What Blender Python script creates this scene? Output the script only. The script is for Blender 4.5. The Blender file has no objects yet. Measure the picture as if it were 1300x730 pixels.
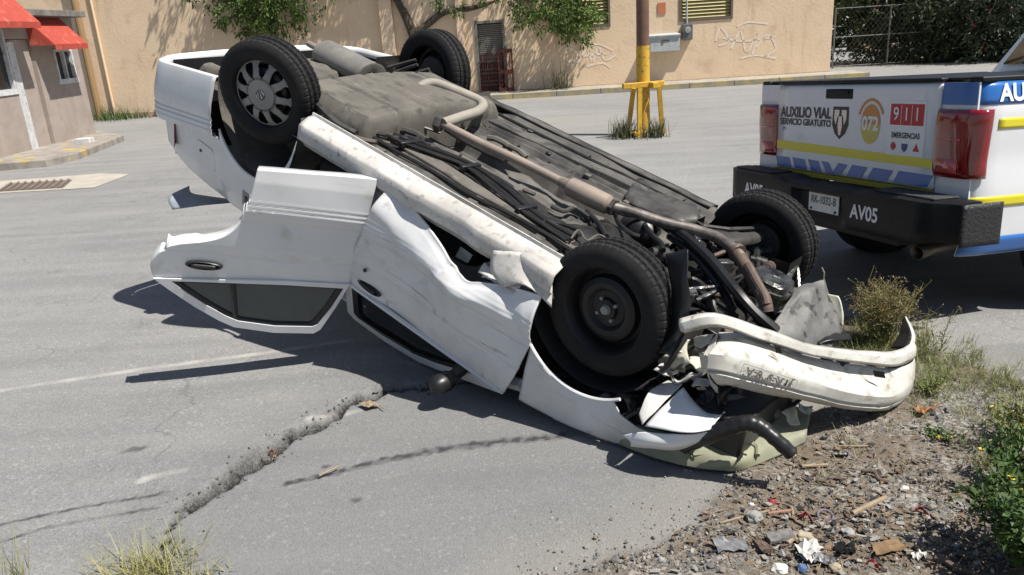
import bpy, bmesh, math, random
from mathutils import Vector, Matrix, Euler, noise
R = math.radians
rnd = random.Random(7)
scn = bpy.context.scene
COL = scn.collection
# ------------------------------------------------------------------ camera
CAM_H, FPX = 1.75, 1000.0
ROLL = math.atan(-0.064)
PITCH = math.atan((365 - 36) * math.cos(ROLL) / FPX)
_r = Vector((1, 0, 0)); FW = Vector((0, math.cos(PITCH), -math.sin(PITCH))); _d = Vector((0, -math.sin(PITCH), -math.cos(PITCH)))
IX = math.cos(ROLL) * _r - math.sin(ROLL) * _d
IY = math.sin(ROLL) * _r + math.cos(ROLL) * _d
cd = bpy.data.cameras.new('camera'); cam = bpy.data.objects.new('camera', cd); COL.objects.link(cam)
cd.sensor_width = 36; cd.lens = FPX / 1300 * 36; cd.clip_start = 0.05; cd.clip_end = 2000
cam.matrix_world = Matrix(((IX.x, -IY.x, -FW.x, 0), (IX.y, -IY.y, -FW.y, 0), (IX.z, -IY.z, -FW.z, CAM_H), (0, 0, 0, 1)))
scn.camera = cam
# ------------------------------------------------------------------ sky and sun
SUN_EL = R(60); SD = Vector((0.888, -0.46, 0)).normalized()      # horizontal direction towards the sun
w = bpy.data.worlds.new('World'); scn.world = w; w.use_nodes = True
nt = w.node_tree; nt.nodes.clear()
sk = nt.nodes.new('ShaderNodeTexSky'); sk.sky_type = 'NISHITA'; sk.sun_disc = False
sk.sun_elevation = SUN_EL; sk.sun_rotation = math.atan2(SD.x, SD.y); sk.air_density = 1.0; sk.dust_density = 1.0
bg = nt.nodes.new('ShaderNodeBackground'); bg.inputs[1].default_value = 0.06
wo = nt.nodes.new('ShaderNodeOutputWorld'); nt.links.new(sk.outputs[0], bg.inputs[0]); nt.links.new(bg.outputs[0], wo.inputs[0])
sl = bpy.data.lights.new('sun', 'SUN'); sl.energy = 5.0; sl.angle = R(0.53); sl.color = (1, .955, .88)
so = bpy.data.objects.new('sun', sl); COL.objects.link(so)
sdir = Vector((SD.x * math.cos(SUN_EL), SD.y * math.cos(SUN_EL), math.sin(SUN_EL)))
so.rotation_euler = sdir.to_track_quat('Z', 'Y').to_euler(); so.location = (6, -4, 12)
vs = scn.view_settings; vs.view_transform = 'Standard'; vs.look = 'None'; vs.gamma = 1; vs.exposure = 0.55; vs.use_curve_mapping = False

# ------------------------------------------------------------------ helpers
O = Vector((0, 0, CAM_H))
def ray(px, py): return (IX * ((px - 650) / FPX) + IY * ((py - 365) / FPX) + FW).normalized()
def at(px, py, Y): d = ray(px, py); return O + d * (Y / d.y)
def gz(px, py, z=0.0): d = ray(px, py); return O + d * ((z - CAM_H) / d.z)
def hit(px, py, p0, n): d = ray(px, py); return O + d * ((Vector(p0) - O).dot(n) / d.dot(n))
def ip(x, xs, ys):
    if x <= xs[0]: return ys[0]
    for i in range(1, len(xs)):
        if x <= xs[i]:
            t = (x - xs[i-1]) / (xs[i] - xs[i-1]); return ys[i-1] + (ys[i] - ys[i-1]) * t
    return ys[-1]
def sst(a, b, x):
    t = max(0, min(1, (x - a) / (b - a))); return t * t * (3 - 2 * t)
def nz(x, y=0, z=0): return noise.noise(Vector((x, y, z)))

# ------------------------------------------------------------------ materials
MATS = {}
def mat(name, col, col2=None, rough=.6, metal=0, scale=5, lo=.35, hi=.65, bump=0, bscale=60, bdist=.01, coat=0, trans=0, emis=None, detail=6, rough2=None, col3=None, s3=40, lo3=.55, hi3=.7, coord='Object', spec=.5, alpha=1, ior=1.45, streak=None):
    if name in MATS: return MATS[name]
    m = bpy.data.materials.new(name); m.use_nodes = True; n = m.node_tree.nodes; l = m.node_tree.links
    b = n['Principled BSDF']; b.inputs['Roughness'].default_value = rough; b.inputs['Metallic'].default_value = metal
    b.inputs['Specular IOR Level'].default_value = spec; b.inputs['IOR'].default_value = ior
    if coat: b.inputs['Coat Weight'].default_value = coat; b.inputs['Coat Roughness'].default_value = .06
    if trans: b.inputs['Transmission Weight'].default_value = trans
    if alpha < 1: b.inputs['Alpha'].default_value = alpha
    c1 = (*col, 1); b.inputs['Base Color'].default_value = c1
    tc = n.new('ShaderNodeTexCoord')
    if col2 is not None:
        t = n.new('ShaderNodeTexNoise'); t.inputs['Scale'].default_value = scale; t.inputs['Detail'].default_value = detail; t.inputs['Roughness'].default_value = .65
        l.new(tc.outputs[coord], t.inputs['Vector'])
        r = n.new('ShaderNodeMapRange'); r.inputs[1].default_value = lo; r.inputs[2].default_value = hi; l.new(t.outputs['Fac'], r.inputs[0])
        mx = n.new('ShaderNodeMix'); mx.data_type = 'RGBA'; mx.inputs[6].default_value = c1; mx.inputs[7].default_value = (*col2, 1); l.new(r.outputs[0], mx.inputs[0])
        out = mx.outputs[2]
        if rough2 is not None:
            rr = n.new('ShaderNodeMapRange'); rr.inputs[3].default_value = rough; rr.inputs[4].default_value = rough2; l.new(r.outputs[0], rr.inputs[0]); l.new(rr.outputs[0], b.inputs['Roughness'])
        if col3 is not None:
            t3 = n.new('ShaderNodeTexNoise'); t3.inputs['Scale'].default_value = s3; t3.inputs['Detail'].default_value = 5; l.new(tc.outputs[coord], t3.inputs['Vector'])
            r3 = n.new('ShaderNodeMapRange'); r3.inputs[1].default_value = lo3; r3.inputs[2].default_value = hi3; l.new(t3.outputs['Fac'], r3.inputs[0])
            m3 = n.new('ShaderNodeMix'); m3.data_type = 'RGBA'; l.new(out, m3.inputs[6]); m3.inputs[7].default_value = (*col3, 1); l.new(r3.outputs[0], m3.inputs[0]); out = m3.outputs[2]
        for sc_, (sx_, sy_, sz_), a_, b_s, cc in (streak or []):          # directional scuffs and grime runs
            mp = n.new('ShaderNodeMapping'); mp.inputs['Scale'].default_value = (sx_, sy_, sz_); l.new(tc.outputs[coord], mp.inputs[0])
            ts = n.new('ShaderNodeTexNoise'); ts.inputs['Scale'].default_value = sc_; ts.inputs['Detail'].default_value = 7; ts.inputs['Roughness'].default_value = .7; l.new(mp.outputs[0], ts.inputs['Vector'])
            rs = n.new('ShaderNodeMapRange'); rs.inputs[1].default_value = a_; rs.inputs[2].default_value = b_s; l.new(ts.outputs['Fac'], rs.inputs[0])
            ms = n.new('ShaderNodeMix'); ms.data_type = 'RGBA'; l.new(out, ms.inputs[6]); ms.inputs[7].default_value = (*cc, 1); l.new(rs.outputs[0], ms.inputs[0]); out = ms.outputs[2]
        l.new(out, b.inputs['Base Color'])
    if bump:
        t2 = n.new('ShaderNodeTexNoise'); t2.inputs['Scale'].default_value = bscale; t2.inputs['Detail'].default_value = 5; l.new(tc.outputs[coord], t2.inputs['Vector'])
        bp = n.new('ShaderNodeBump'); bp.inputs['Strength'].default_value = bump; bp.inputs['Distance'].default_value = bdist; l.new(t2.outputs['Fac'], bp.inputs['Height']); l.new(bp.outputs[0], b.inputs['Normal'])
    if emis: b.inputs['Emission Color'].default_value = (*emis[0], 1); b.inputs['Emission Strength'].default_value = emis[1]
    MATS[name] = m; return m

# ------------------------------------------------------------------ mesh builder
class MB:
    def __init__(s): s.v = []; s.f = []
    def add(s, vs, fs):
        o = len(s.v); s.v += [tuple(p) for p in vs]; s.f += [tuple(i + o for i in q) for q in fs]; return s
    def grid(s, rows, cu=False, cv=False):
        n, m = len(rows), len(rows[0]); vs = [p for r in rows for p in r]; fs = []
        for i in range(n if cu else n - 1):
            for j in range(m if cv else m - 1):
                a, b = i, (i + 1) % n; c, d = j, (j + 1) % m
                fs.append((a*m+c, a*m+d, b*m+d, b*m+c))
        return s.add(vs, fs)
    def box(s, c, size, rot=None, M=None):
        x, y, z = [q / 2 for q in size]
        vs = [Vector(p) for p in ((-x,-y,-z),(x,-y,-z),(x,y,-z),(-x,y,-z),(-x,-y,z),(x,-y,z),(x,y,z),(-x,y,z))]
        if rot: e = Euler(rot); vs = [e.to_matrix() @ p for p in vs]
        if M: vs = [M @ p for p in vs]
        vs = [p + Vector(c) for p in vs]
        return s.add(vs, [(0,3,2,1),(4,5,6,7),(0,1,5,4),(1,2,6,5),(2,3,7,6),(3,0,4,7)])
    def tube(s, pts, r, seg=8, cap=True):
        pts = [Vector(p) for p in pts]; n = len(pts)
        if n < 2: return s
        rs = r if isinstance(r, (list, tuple)) else [r] * n
        T0 = (pts[1] - pts[0]).normalized(); N = T0.orthogonal().normalized(); rows = []
        for i, p in enumerate(pts):
            T = ((pts[min(i+1, n-1)] - pts[max(i-1, 0)])).normalized()
            N = (N - T * N.dot(T)); N = N.normalized() if N.length > 1e-6 else T.orthogonal().normalized()
            B = T.cross(N)
            rows.append([p + (N * math.cos(a) + B * math.sin(a)) * rs[i] for a in [2*math.pi*k/seg for k in range(seg)]])
        o = len(s.v); s.grid(rows, cv=True)
        if cap: s.f.append(tuple(o + k for k in range(seg))[::-1]); s.f.append(tuple(o + (n-1)*seg + k for k in range(seg)))
        return s
    def lathe(s, prof, seg=32, M=None, fn=None):
        """prof: (r, y) revolved about local y"""
        rows = []
        for k in range(seg):
            a = 2*math.pi*k/seg; row = []
            for j, (r, y) in enumerate(prof):
                if fn: r = r + fn(k, j)
                p = Vector((r*math.cos(a), y, r*math.sin(a))); row.append(M @ p if M else p)
            rows.append(row)
        return s.grid(rows, cu=True)
    def poly(s, pts): return s.add(pts, [tuple(range(len(pts)))])
    def prism(s, pts, ext):
        """pts polygon extruded by vector ext"""
        n = len(pts); e = Vector(ext); a = [Vector(p) for p in pts]; b = [p + e for p in a]
        return s.add(a + b, [tuple(range(n))[::-1], tuple(range(n, 2*n))] + [(i, (i+1) % n, n + (i+1) % n, n + i) for i in range(n)])
    def ring(s, outer, inner):
        n = len(outer); return s.add(list(outer) + list(inner), [(i, (i+1) % n, n + (i+1) % n, n + i) for i in range(n)])
    def build(s, name, m, parent=None, smooth=True, solid=0, off=0, bevel=0, sub=0, m2=None, fix=None, angle=35):
        vs = s.v
        if fix: vs = [fix(p) for p in vs]
        me = bpy.data.meshes.new(name); me.from_pydata([tuple(p) for p in vs], [], s.f)
        bm = bmesh.new(); bm.from_mesh(me); bmesh.ops.recalc_face_normals(bm, faces=bm.faces) if not getattr(s, 'keep', 0) else None; bm.to_mesh(me); bm.free()
        for p in me.polygons: p.use_smooth = smooth
        me.materials.append(m)
        if m2: me.materials.append(m2)
        o = bpy.data.objects.new(name, me); COL.objects.link(o)
        if parent: o.parent = parent
        if smooth and angle: me.set_sharp_from_angle(angle=R(angle))
        if sub: q = o.modifiers.new('sub', 'SUBSURF'); q.levels = sub; q.render_levels = sub
        if solid:
            q = o.modifiers.new('solid', 'SOLIDIFY'); q.thickness = solid; q.offset = off
            if m2: q.material_offset = 1
        if bevel:
            q = o.modifiers.new('bev', 'BEVEL'); q.width = bevel; q.segments = 2; q.limit_method = 'ANGLE'; q.angle_limit = R(40)
        return o
def tag(o, label=None, cat=None, group=None, kind=None):
    if label: o['label'] = label
    if cat: o['category'] = cat
    if group: o['group'] = group
    if kind: o['kind'] = kind
    return o
def thing(name, label, cat, loc=(0,0,0), rot=(0,0,0), group=None):
    o = bpy.data.objects.new(name, None); COL.objects.link(o); o.location = loc; o.rotation_euler = rot; o.empty_display_size = .2
    return tag(o, label, cat, group)
def dup(root, loc=None, rot=None, scale=None, label=None, parent=None):
    c = root.copy(); COL.objects.link(c); c.parent = parent
    if loc is not None: c.location = loc
    if rot is not None: c.rotation_euler = rot
    if scale is not None: c.scale = (scale,) * 3
    if label: c['label'] = label
    for ch in [o for o in root.children]: dup(ch, parent=c)
    return c
def smooth_path(pts, k=6):
    pts = [Vector(p) for p in pts]; out = []
    for i in range(len(pts) - 1):
        p0, p1, p2, p3 = pts[max(i-1, 0)], pts[i], pts[i+1], pts[min(i+2, len(pts)-1)]
        for j in range(k):
            t = j / k; out.append(.5 * ((2*p1) + (p2-p0)*t + (2*p0-5*p1+4*p2-p3)*t*t + (3*p1-p0-3*p2+p3)*t**3))
    out.append(pts[-1]); return out
def sheet(ctrl, k=5, amp=0, fr=6, seed=0, crisp=False):
    """ctrl: rows of points -> dense, dented rows"""
    rows = [smooth_path(r, k) for r in ctrl]; cols = [smooth_path([r[j] for r in rows], k) if not crisp else [Vector(rows[min(i//2, len(rows)-1)][j]).lerp(Vector(rows[min(i//2+1, len(rows)-1)][j]), .5*(i % 2)) for i in range(2*len(rows)-1)] for j in range(len(rows[0]))]
    out = []
    for i in range(len(cols[0])):
        out.append([cols[j][i] + (noise.noise_vector(cols[j][i] * fr + Vector((seed, 3*seed, 0))) * amp if amp else Vector()) for j in range(len(cols))])
    return out
def text_mesh(txt, size, m, name, parent, M, align='CENTER', bold=0, sx=1, ext=0.0, width=None):
    cu = bpy.data.curves.new('t', 'FONT'); cu.body = txt; cu.size = size; cu.align_x = align; cu.align_y = 'CENTER'; cu.offset = bold; cu.extrude = ext
    to = bpy.data.objects.new('t', cu); COL.objects.link(to); dg = bpy.context.evaluated_depsgraph_get()
    me = bpy.data.meshes.new_from_object(to.evaluated_get(dg)); bpy.data.objects.remove(to); bpy.data.curves.remove(cu)
    if width: xs_ = [v.co.x for v in me.vertices]; sx = width/(max(xs_)-min(xs_))
    me.transform(M @ Matrix.Diagonal((sx, 1, 1, 1))); me.name = name; me.materials.clear(); me.materials.append(m)
    o = bpy.data.objects.new(name, me); COL.objects.link(o); o.parent = parent; return o
def frame(o, x, y):
    x = Vector(x).normalized(); y = Vector(y); y = (y - x * y.dot(x)).normalized(); z = x.cross(y)
    return Matrix(((x.x, y.x, z.x, o[0]), (x.y, y.y, z.y, o[1]), (x.z, y.z, z.z, o[2]), (0, 0, 0, 1)))
# ================================================================== ground
def xy(pts): return [(gz(*p).x, gz(*p).y) for p in pts]
def pdist(p, a, b):
    ax, ay = a; bx, by = b; dx, dy = bx-ax, by-ay; L = dx*dx+dy*dy
    t = max(0, min(1, ((p[0]-ax)*dx + (p[1]-ay)*dy) / L)) if L else 0
    qx, qy = ax+dx*t, ay+dy*t; return math.hypot(p[0]-qx, p[1]-qy), dx*(p[1]-ay) - dy*(p[0]-ax), t
def polyd(p, pl):
    best = (9e9, 0, 0)
    for i in range(len(pl)-1):
        d, s, t = pdist(p, pl[i], pl[i+1])
        if d < best[0]: best = (d, s, (i+t)/(len(pl)-1))
    return best
def inside(p, pl):
    c = False; n = len(pl); x, y = p
    for i in range(n):
        x1, y1 = pl[i]; x2, y2 = pl[i-1]
        if (y1 > y) != (y2 > y) and x < (x2-x1)*(y-y1)/(y2-y1)+x1: c = not c
    return c
CRACK = xy([(600,486),(545,490),(515,494),(488,497),(470,507),(440,514),(425,533),(392,548),(372,556),(350,570),(332,588),(300,604),(282,622),(255,640),(228,655),(205,690),(190,760)])
CRACKW = [.3,.5,.8,.8,.6,.7,1.0,.9,1.1,1.4,1.6,1.1,1.0,.8,.4,.15,.05]
VERGE = xy([(640,800),(690,742),(760,718),(845,690),(900,652),(935,602),(990,566),(1055,505),(1055,400),(1100,400),(1180,446),(1300,486),(1420,520)]) + [(9, 3.6), (9, -1), (-.2, -1)]
STAIN = xy([(365,614),(420,602),(480,586),(550,572),(640,560),(720,553)])
SKID = [xy([(0,668),(90,650),(150,640),(215,630)]), xy([(0,690),(60,672),(150,657),(200,648)])]
LINES = [(xy([(-60,508),(0,496),(110,479),(220,463),(345,447),(440,434)]), .030), (xy([(395,538),(460,520)]), .02), (xy([(180,615),(235,606)]), .02), (xy([(690,196),(850,186),(985,178),(1200,168)]), .22), (xy([(-200,213),(-20,225),(120,232),(160,224)]), .0)]
def gaxis(lo, hi, dlo, dhi, step, mid, big):
    a = []; x = dlo
    while x <= dhi: a.append(x); x += step
    s = step; x = dhi
    while x < hi: s = min(s*1.28, big if x > 40 else mid if x < 26 else big); x += s; a.append(x)
    s = step; x = dlo
    while x > lo: s = min(s*1.28, big if abs(x) > 40 else mid); x -= s; a.insert(0, x)
    return a
gxs = gaxis(-260, 260, -2.7, 2.3, .0135, 1.2, 30); gys = gaxis(-30, 420, 1.75, 4.75, .0135, .9, 30)
def sample_poly(p, pl, reach): # cheap reject
    return any(abs(p[0]-q[0]) < reach and abs(p[1]-q[1]) < reach for q in pl)
def ground_z(x, y, full=False):
    z = -.12*sst(4.15, 5.5, y)*sst(1.3, 2.3, x)*(1 - sst(7.5, 11, y))*(1 - sst(9, 14, x)); crack = 0.0; side = 0
    if -3.2 < x < .4 and 1.5 < y < 5:
        nx = x + .035*nz(x*9, y*9, 1) + .02*nz(x*27, y*27, 5); ny = y + .035*nz(x*9, y*9, 7) + .02*nz(x*27, y*27, 9)
        d, s, t = polyd((nx, ny), CRACK); wd0 = ip(t*(len(CRACK)-1), list(range(len(CRACK))), CRACKW); wdt = (.35 + .9*abs(nz(x*5.5, y*5.5, 17)) + .4*max(0, nz(x*14, y*14, 18)))*ip(t*(len(CRACK)-1), list(range(len(CRACK))), CRACKW)
        up = s < 0                                     # upper-left slab stands proud
        lip = .034 * min(1, wd0)
        if up:
            k = sst(0, .09*wdt + .02, d); z += lip * k * (1 - sst(.25, 1.1, d)); rg = 1 - sst(.006, .11*wdt+.012, d)
            z += rg * (.020*nz(x*30, y*30, 3) + .010*nz(x*80, y*80, 6))
            crack = max(crack, rg * (.35 + .65*sst(-.2, .3, nz(x*11, y*11, 44))))
        else:
            rg = 1 - sst(0, .05*wdt, d); z += rg*.010*nz(x*45, y*45, 4); crack = max(crack, rg*.8)
        gap = 1 - sst(.012*wd0, .025*wd0+.005, d + .020*nz(x*13, y*13, 21) + .008*nz(x*40, y*40, 22)); z -= .07 * gap * min(1, wd0); crack = max(crack, gap * 2)
    if full: return z, crack
    return z
rows = []; mask = []; mask2 = []
near_v = [(p[0], p[1]) for p in VERGE]
for yy in gys:
    row = []
    for xx in gxs:
        z, ck = ground_z(xx, yy, True); g = 0; st = 0; ln = 0; dirt = 0
        if -1 < xx < 10 and -1.2 < yy < 6:
            q = (xx + .07*nz(xx*6, yy*6, 2) + .03*nz(xx*21, yy*21, 8), yy + .07*nz(xx*6, yy*6, 12))
            d = min(pdist(q, VERGE[i], VERGE[(i+1) % len(VERGE)])[0] for i in range(len(VERGE)))
            d = d if inside(q, VERGE) else -d
            g = sst(-.06, .06, d)
            z += g * (.012*nz(xx*5, yy*5, 4) + .008*nz(xx*23, yy*23, 6) + .004*nz(xx*60, yy*60, 6) + .012)
            dirt = sst(-.45, 0.0, d) * .7
        if -2.7 < xx < 1 and 1.7 < yy < 4:
            d = polyd((xx + .02*nz(xx*30, yy*30), yy + .02*nz(xx*30, yy*30, 3)), STAIN)
            st = (1 - sst(.010, .020+.022*sst(.1,.6,d[2]), d[0])) * (.45 + .55*sst(-.15, .15, nz(xx*26, yy*26, 31)))
            for sk_ in SKID:
                d = polyd((xx, yy), sk_)[0]; st = max(st, (1 - sst(.004, .014, d + .01*nz(xx*40, yy*40))) * (.35 + .6*sst(-.2, .2, nz(xx*12, yy*12, 41))))
            for (bx, by, br) in ((-1.78, 3.24, .07), (-.69, 2.73, .03), (-.86, 3.02, .025), (-1.3, 2.9, .02)):
                st = max(st, (1 - sst(br*.3, br, math.hypot(xx-bx, (yy-by)*1.6) + .04*nz(xx*25, yy*25, 2))) * .75)
        if yy < 16:
            for pl, wd in LINES:
                if wd and sample_poly((xx, yy), pl, 2.5):
                    d = polyd((xx, yy), pl)[0]; ln = max(ln, (1 - sst(wd*.5, wd*.5+.02, d)) * (.35 + .65*sst(-.35, .3, nz(xx*7, yy*7, 11))))
        if yy > 14: dirt = max(dirt, .6*sst(.1, .5, nz(xx*.35, yy*.5, 3)))
        pt = 0
        if -3 < xx < 3 and yy < 5:
            dd, ss, tt = polyd((xx, yy), CRACK); pt = 1.0 if ss > 0 else 1 - sst(0, .5, dd)*.75
            pt *= 1 - sst(3.6, 4.6, yy)
        row.append((xx, yy, z)); mask.append((g, ck, st, 1)); mask2.append((ln, dirt, pt, 1))
    rows.append(row)
gb = MB(); gb.grid(rows)
def ground_material():
    m = bpy.data.materials.new('asphalt_ground'); m.use_nodes = True; n = m.node_tree.nodes; l = m.node_tree.links; b = n['Principled BSDF']
    tc = n.new('ShaderNodeTexCoord'); a1 = n.new('ShaderNodeAttribute'); a1.attribute_name = 'mask'; a2 = n.new('ShaderNodeAttribute'); a2.attribute_name = 'mask2'
    s1 = n.new('ShaderNodeSeparateColor'); l.new(a1.outputs['Color'], s1.inputs[0]); s2 = n.new('ShaderNodeSeparateColor'); l.new(a2.outputs['Color'], s2.inputs[0])
    def nt_(scale, det=5, rg=.6): t = n.new('ShaderNodeTexNoise'); t.inputs['Scale'].default_value = scale; t.inputs['Detail'].default_value = det; t.inputs['Roughness'].default_value = rg; l.new(tc.outputs['Object'], t.inputs['Vector']); return t.outputs['Fac']
    def rng(v, a, b_, c=0, d=1): r = n.new('ShaderNodeMapRange'); r.inputs[1].default_value = a; r.inputs[2].default_value = b_; r.inputs[3].default_value = c; r.inputs[4].default_value = d; l.new(v, r.inputs[0]); return r.outputs[0]
    def mix(f, A, B, mode='MIX'):
        x = n.new('ShaderNodeMix'); x.data_type = 'RGBA'; x.blend_type = mode
        for i, q in ((0, f), (6, A), (7, B)):
            if hasattr(q, 'links') or hasattr(q, 'node'): l.new(q, x.inputs[i])
            else: x.inputs[i].default_value = q if i == 0 else (*q, 1)
        return x.outputs[2]
    def mul(a, v): x = n.new('ShaderNodeMath'); x.operation = 'MULTIPLY'; l.new(a, x.inputs[0]); (l.new(v, x.inputs[1]) if hasattr(v, 'node') else setattr(x.inputs[1], 'default_value', v)); return x.outputs[0]
    vor = n.new('ShaderNodeTexVoronoi'); vor.inputs['Scale'].default_value = 150; l.new(tc.outputs['Object'], vor.inputs['Vector'])
    vsep = n.new('ShaderNodeSeparateColor'); l.new(vor.outputs['Color'], vsep.inputs[0])
    vor2 = n.new('ShaderNodeTexVoronoi'); vor2.inputs['Scale'].default_value = 70; l.new(tc.outputs['Object'], vor2.inputs['Vector'])
    v2 = n.new('ShaderNodeSeparateColor'); l.new(vor2.outputs['Color'], v2.inputs[0])
    asp = mix(rng(nt_(.9, 6), .3, .7), (.205, .204, .201), (.265, .262, .256))
    asp = mix(rng(nt_(.32, 4), .45, .62, 0, .6), asp, (.155, .155, .154)); asp = mix(rng(nt_(1.7, 7, .7), .56, .70, 0, .7), asp, (.125, .125, .125)); asp = mix(rng(nt_(5, 5), .35, .7), asp, (.225, .225, .224))
    asp = mix(rng(vsep.outputs[0], 0, 1, 0, .34), asp, mix(rng(vsep.outputs[1], .35, .65), (.09, .09, .092), (.40, .39, .37)))     # aggregate
    asp = mix(mul(rng(nt_(170, 4, .7), .54, .66), .7), asp, (.07, .07, .071)); asp = mix(mul(rng(nt_(110, 4, .7), .58, .68), .5), asp, (.40, .39, .375))
    asp = mix(rng(v2.outputs[0], .96, .97, 0, .35), asp, (.42, .405, .385))
    vc = n.new('ShaderNodeTexVoronoi'); vc.feature = 'DISTANCE_TO_EDGE'; vc.inputs['Scale'].default_value = .55
    wn_ = n.new('ShaderNodeTexNoise'); wn_.inputs['Scale'].default_value = 3.5; wn_.inputs['Detail'].default_value = 6; l.new(tc.outputs['Object'], wn_.inputs['Vector'])
    va = n.new('ShaderNodeVectorMath'); va.operation = 'SCALE'; va.inputs['Scale'].default_value = .55; l.new(wn_.outputs['Color'], va.inputs[0])
    vb = n.new('ShaderNodeVectorMath'); vb.operation = 'ADD'; l.new(tc.outputs['Object'], vb.inputs[0]); l.new(va.outputs[0], vb.inputs[1]); l.new(vb.outputs[0], vc.inputs['Vector'])
    hair = mul(rng(vc.outputs['Distance'], .0015, .006, 1, 0), rng(nt_(.7, 3), .48, .60))
    asp = mix(mul(hair, .45), asp, (.06, .06, .06))
    wear = n.new('ShaderNodeMapping'); wear.inputs['Rotation'].default_value = (0, 0, R(17)); wear.inputs['Scale'].default_value = (.25, 2.6, 1); l.new(tc.outputs['Object'], wear.inputs[0])
    wt = n.new('ShaderNodeTexNoise'); wt.inputs['Scale'].default_value = 1.6; wt.inputs['Detail'].default_value = 7; l.new(wear.outputs[0], wt.inputs['Vector'])
    asp = mix(rng(wt.outputs['Fac'], .50, .66, 0, .32), asp, (.145, .145, .145)); asp = mix(rng(wt.outputs['Fac'], .50, .34, 0, .22), asp, (.30, .295, .285))
    asp = mix(mul(s2.outputs[2], .45), asp, (.115, .117, .118)); asp = mix(mul(s2.outputs[1], .5), asp, (.29, .265, .225))
    asp = mix(mul(s2.outputs[0], .5), asp, (.52, .50, .46))
    asp = mix(rng(s1.outputs[1], 0, 1), asp, mix(rng(vsep.outputs[0], .3, .7), (.035, .034, .033), (.11, .105, .1)))
    asp = mix(rng(s1.outputs[1], 1.0, 1.5), asp, (.008, .008, .008))
    asp = mix(mul(s1.outputs[2], .95), asp, (.035, .035, .037))
    gr = mix(rng(vsep.outputs[0], .2, .8), (.075, .068, .06), (.20, .185, .165))
    gr = mix(rng(v2.outputs[1], .75, .8, 0, .7), gr, (.33, .31, .28))
    gr = mix(rng(nt_(2.2, 6), .42, .62), gr, (.135, .105, .075))
    c = mix(s1.outputs[0], asp, gr); l.new(c, b.inputs['Base Color'])
    b.inputs['Roughness'].default_value = .82; b.inputs['Specular IOR Level'].default_value = .35
    bp = n.new('ShaderNodeBump'); bp.inputs['Strength'].default_value = .55; bp.inputs['Distance'].default_value = .006
    add = n.new('ShaderNodeMath'); add.operation = 'ADD'; l.new(nt_(130, 5, .7), add.inputs[0]); l.new(mul(vor.outputs['Distance'], .5), add.inputs[1]); l.new(add.outputs[0], bp.inputs['Height']); l.new(bp.outputs[0], b.inputs['Normal'])
    return m
ground = gb.build('ground', ground_material(), smooth=True, angle=0); tag(ground, kind='structure')
for nm, data in (('mask', mask), ('mask2', mask2)):
    at_ = ground.data.color_attributes.new(nm, 'FLOAT_COLOR', 'POINT'); at_.data.foreach_set('color', [c for q in data for c in q])

# ================================================================== building
M_wall = mat('cream_render', (.74, .57, .395), (.68, .515, .35), rough=.9, scale=1.2, bump=.25, bscale=14, bdist=.02, col3=(.58, .43, .29), s3=2.3, lo3=.58, hi3=.76, streak=[(1.2, (3, 3, .5), .56, .76, (.56, .41, .27)), (2.5, (2.5, 2.5, .35), .64, .76, (.44, .32, .21))])
M_conc = mat('concrete', (.36, .335, .29), (.25, .235, .21), rough=.9, scale=3, bump=.3, bscale=40, col3=(.16, .15, .13), s3=9, lo3=.58, hi3=.75)
M_yel = mat('yellow_paint', (.60, .36, .03), (.50, .30, .04), rough=.55, scale=9, bump=.15, bscale=50, col3=(.22, .12, .04), s3=18, lo3=.60, hi3=.7)
M_brown = mat('brown_paint', (.12, .065, .045), (.18, .10, .07), rough=.5, scale=6)
M_lou = mat('louvre_yellow', (.50, .42, .17), (.42, .35, .15), rough=.5)
M_frame = mat('dark_frame', (.13, .10, .07), rough=.6)
M_dark = mat('void_dark', (.012, .012, .012), rough=.9)
M_grille = mat('grille_grey', (.16, .15, .13), (.22, .2, .17), rough=.7, scale=12)
M_rust = mat('rust_red', (.16, .045, .035), (.10, .035, .03), rough=.8, scale=9)
M_boxg = mat('meter_grey', (.44, .47, .47), (.36, .39, .40), rough=.5, scale=6, col3=(.2,.18,.15), s3=14, lo3=.6, hi3=.75)
M_white = mat('white_spray', (.80, .68, .58), (.73, .55, .37), rough=.9, scale=14, lo=.42, hi=.66)
WS = -.05                                            # the wall drifts away to the left
WD = Vector((1, WS, 0)).normalized(); WN = Vector((WS, -1, 0)).normalized()    # along / outward
W0 = Vector((8.95, 21.9, 0))
def wp(px, py, out=0.0): return hit(px, py, W0 + WN * out, WN)
def wl(px, py): p = wp(px, py) - W0; return p.dot(WD), p.z          # wall coordinates (u <= 0 to the left, z)
def wpt(u, z, out=0): return W0 + WD * u + WN * out + Vector((0, 0, z))
bld = thing('building', 'long cream rendered building with louvred windows behind the overturned car', 'building', W0)
bld_inv = Vector(W0)
def wbox(mb, u0, u1, z0, z1, o0, o1):
    c = wpt((u0+u1)/2, (z0+z1)/2, (o0+o1)/2) - W0
    mb.box(c, (abs(u1-u0), abs(o1-o0), abs(z1-z0)), rot=(0, 0, math.atan2(WD.y, WD.x))); return mb
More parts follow.
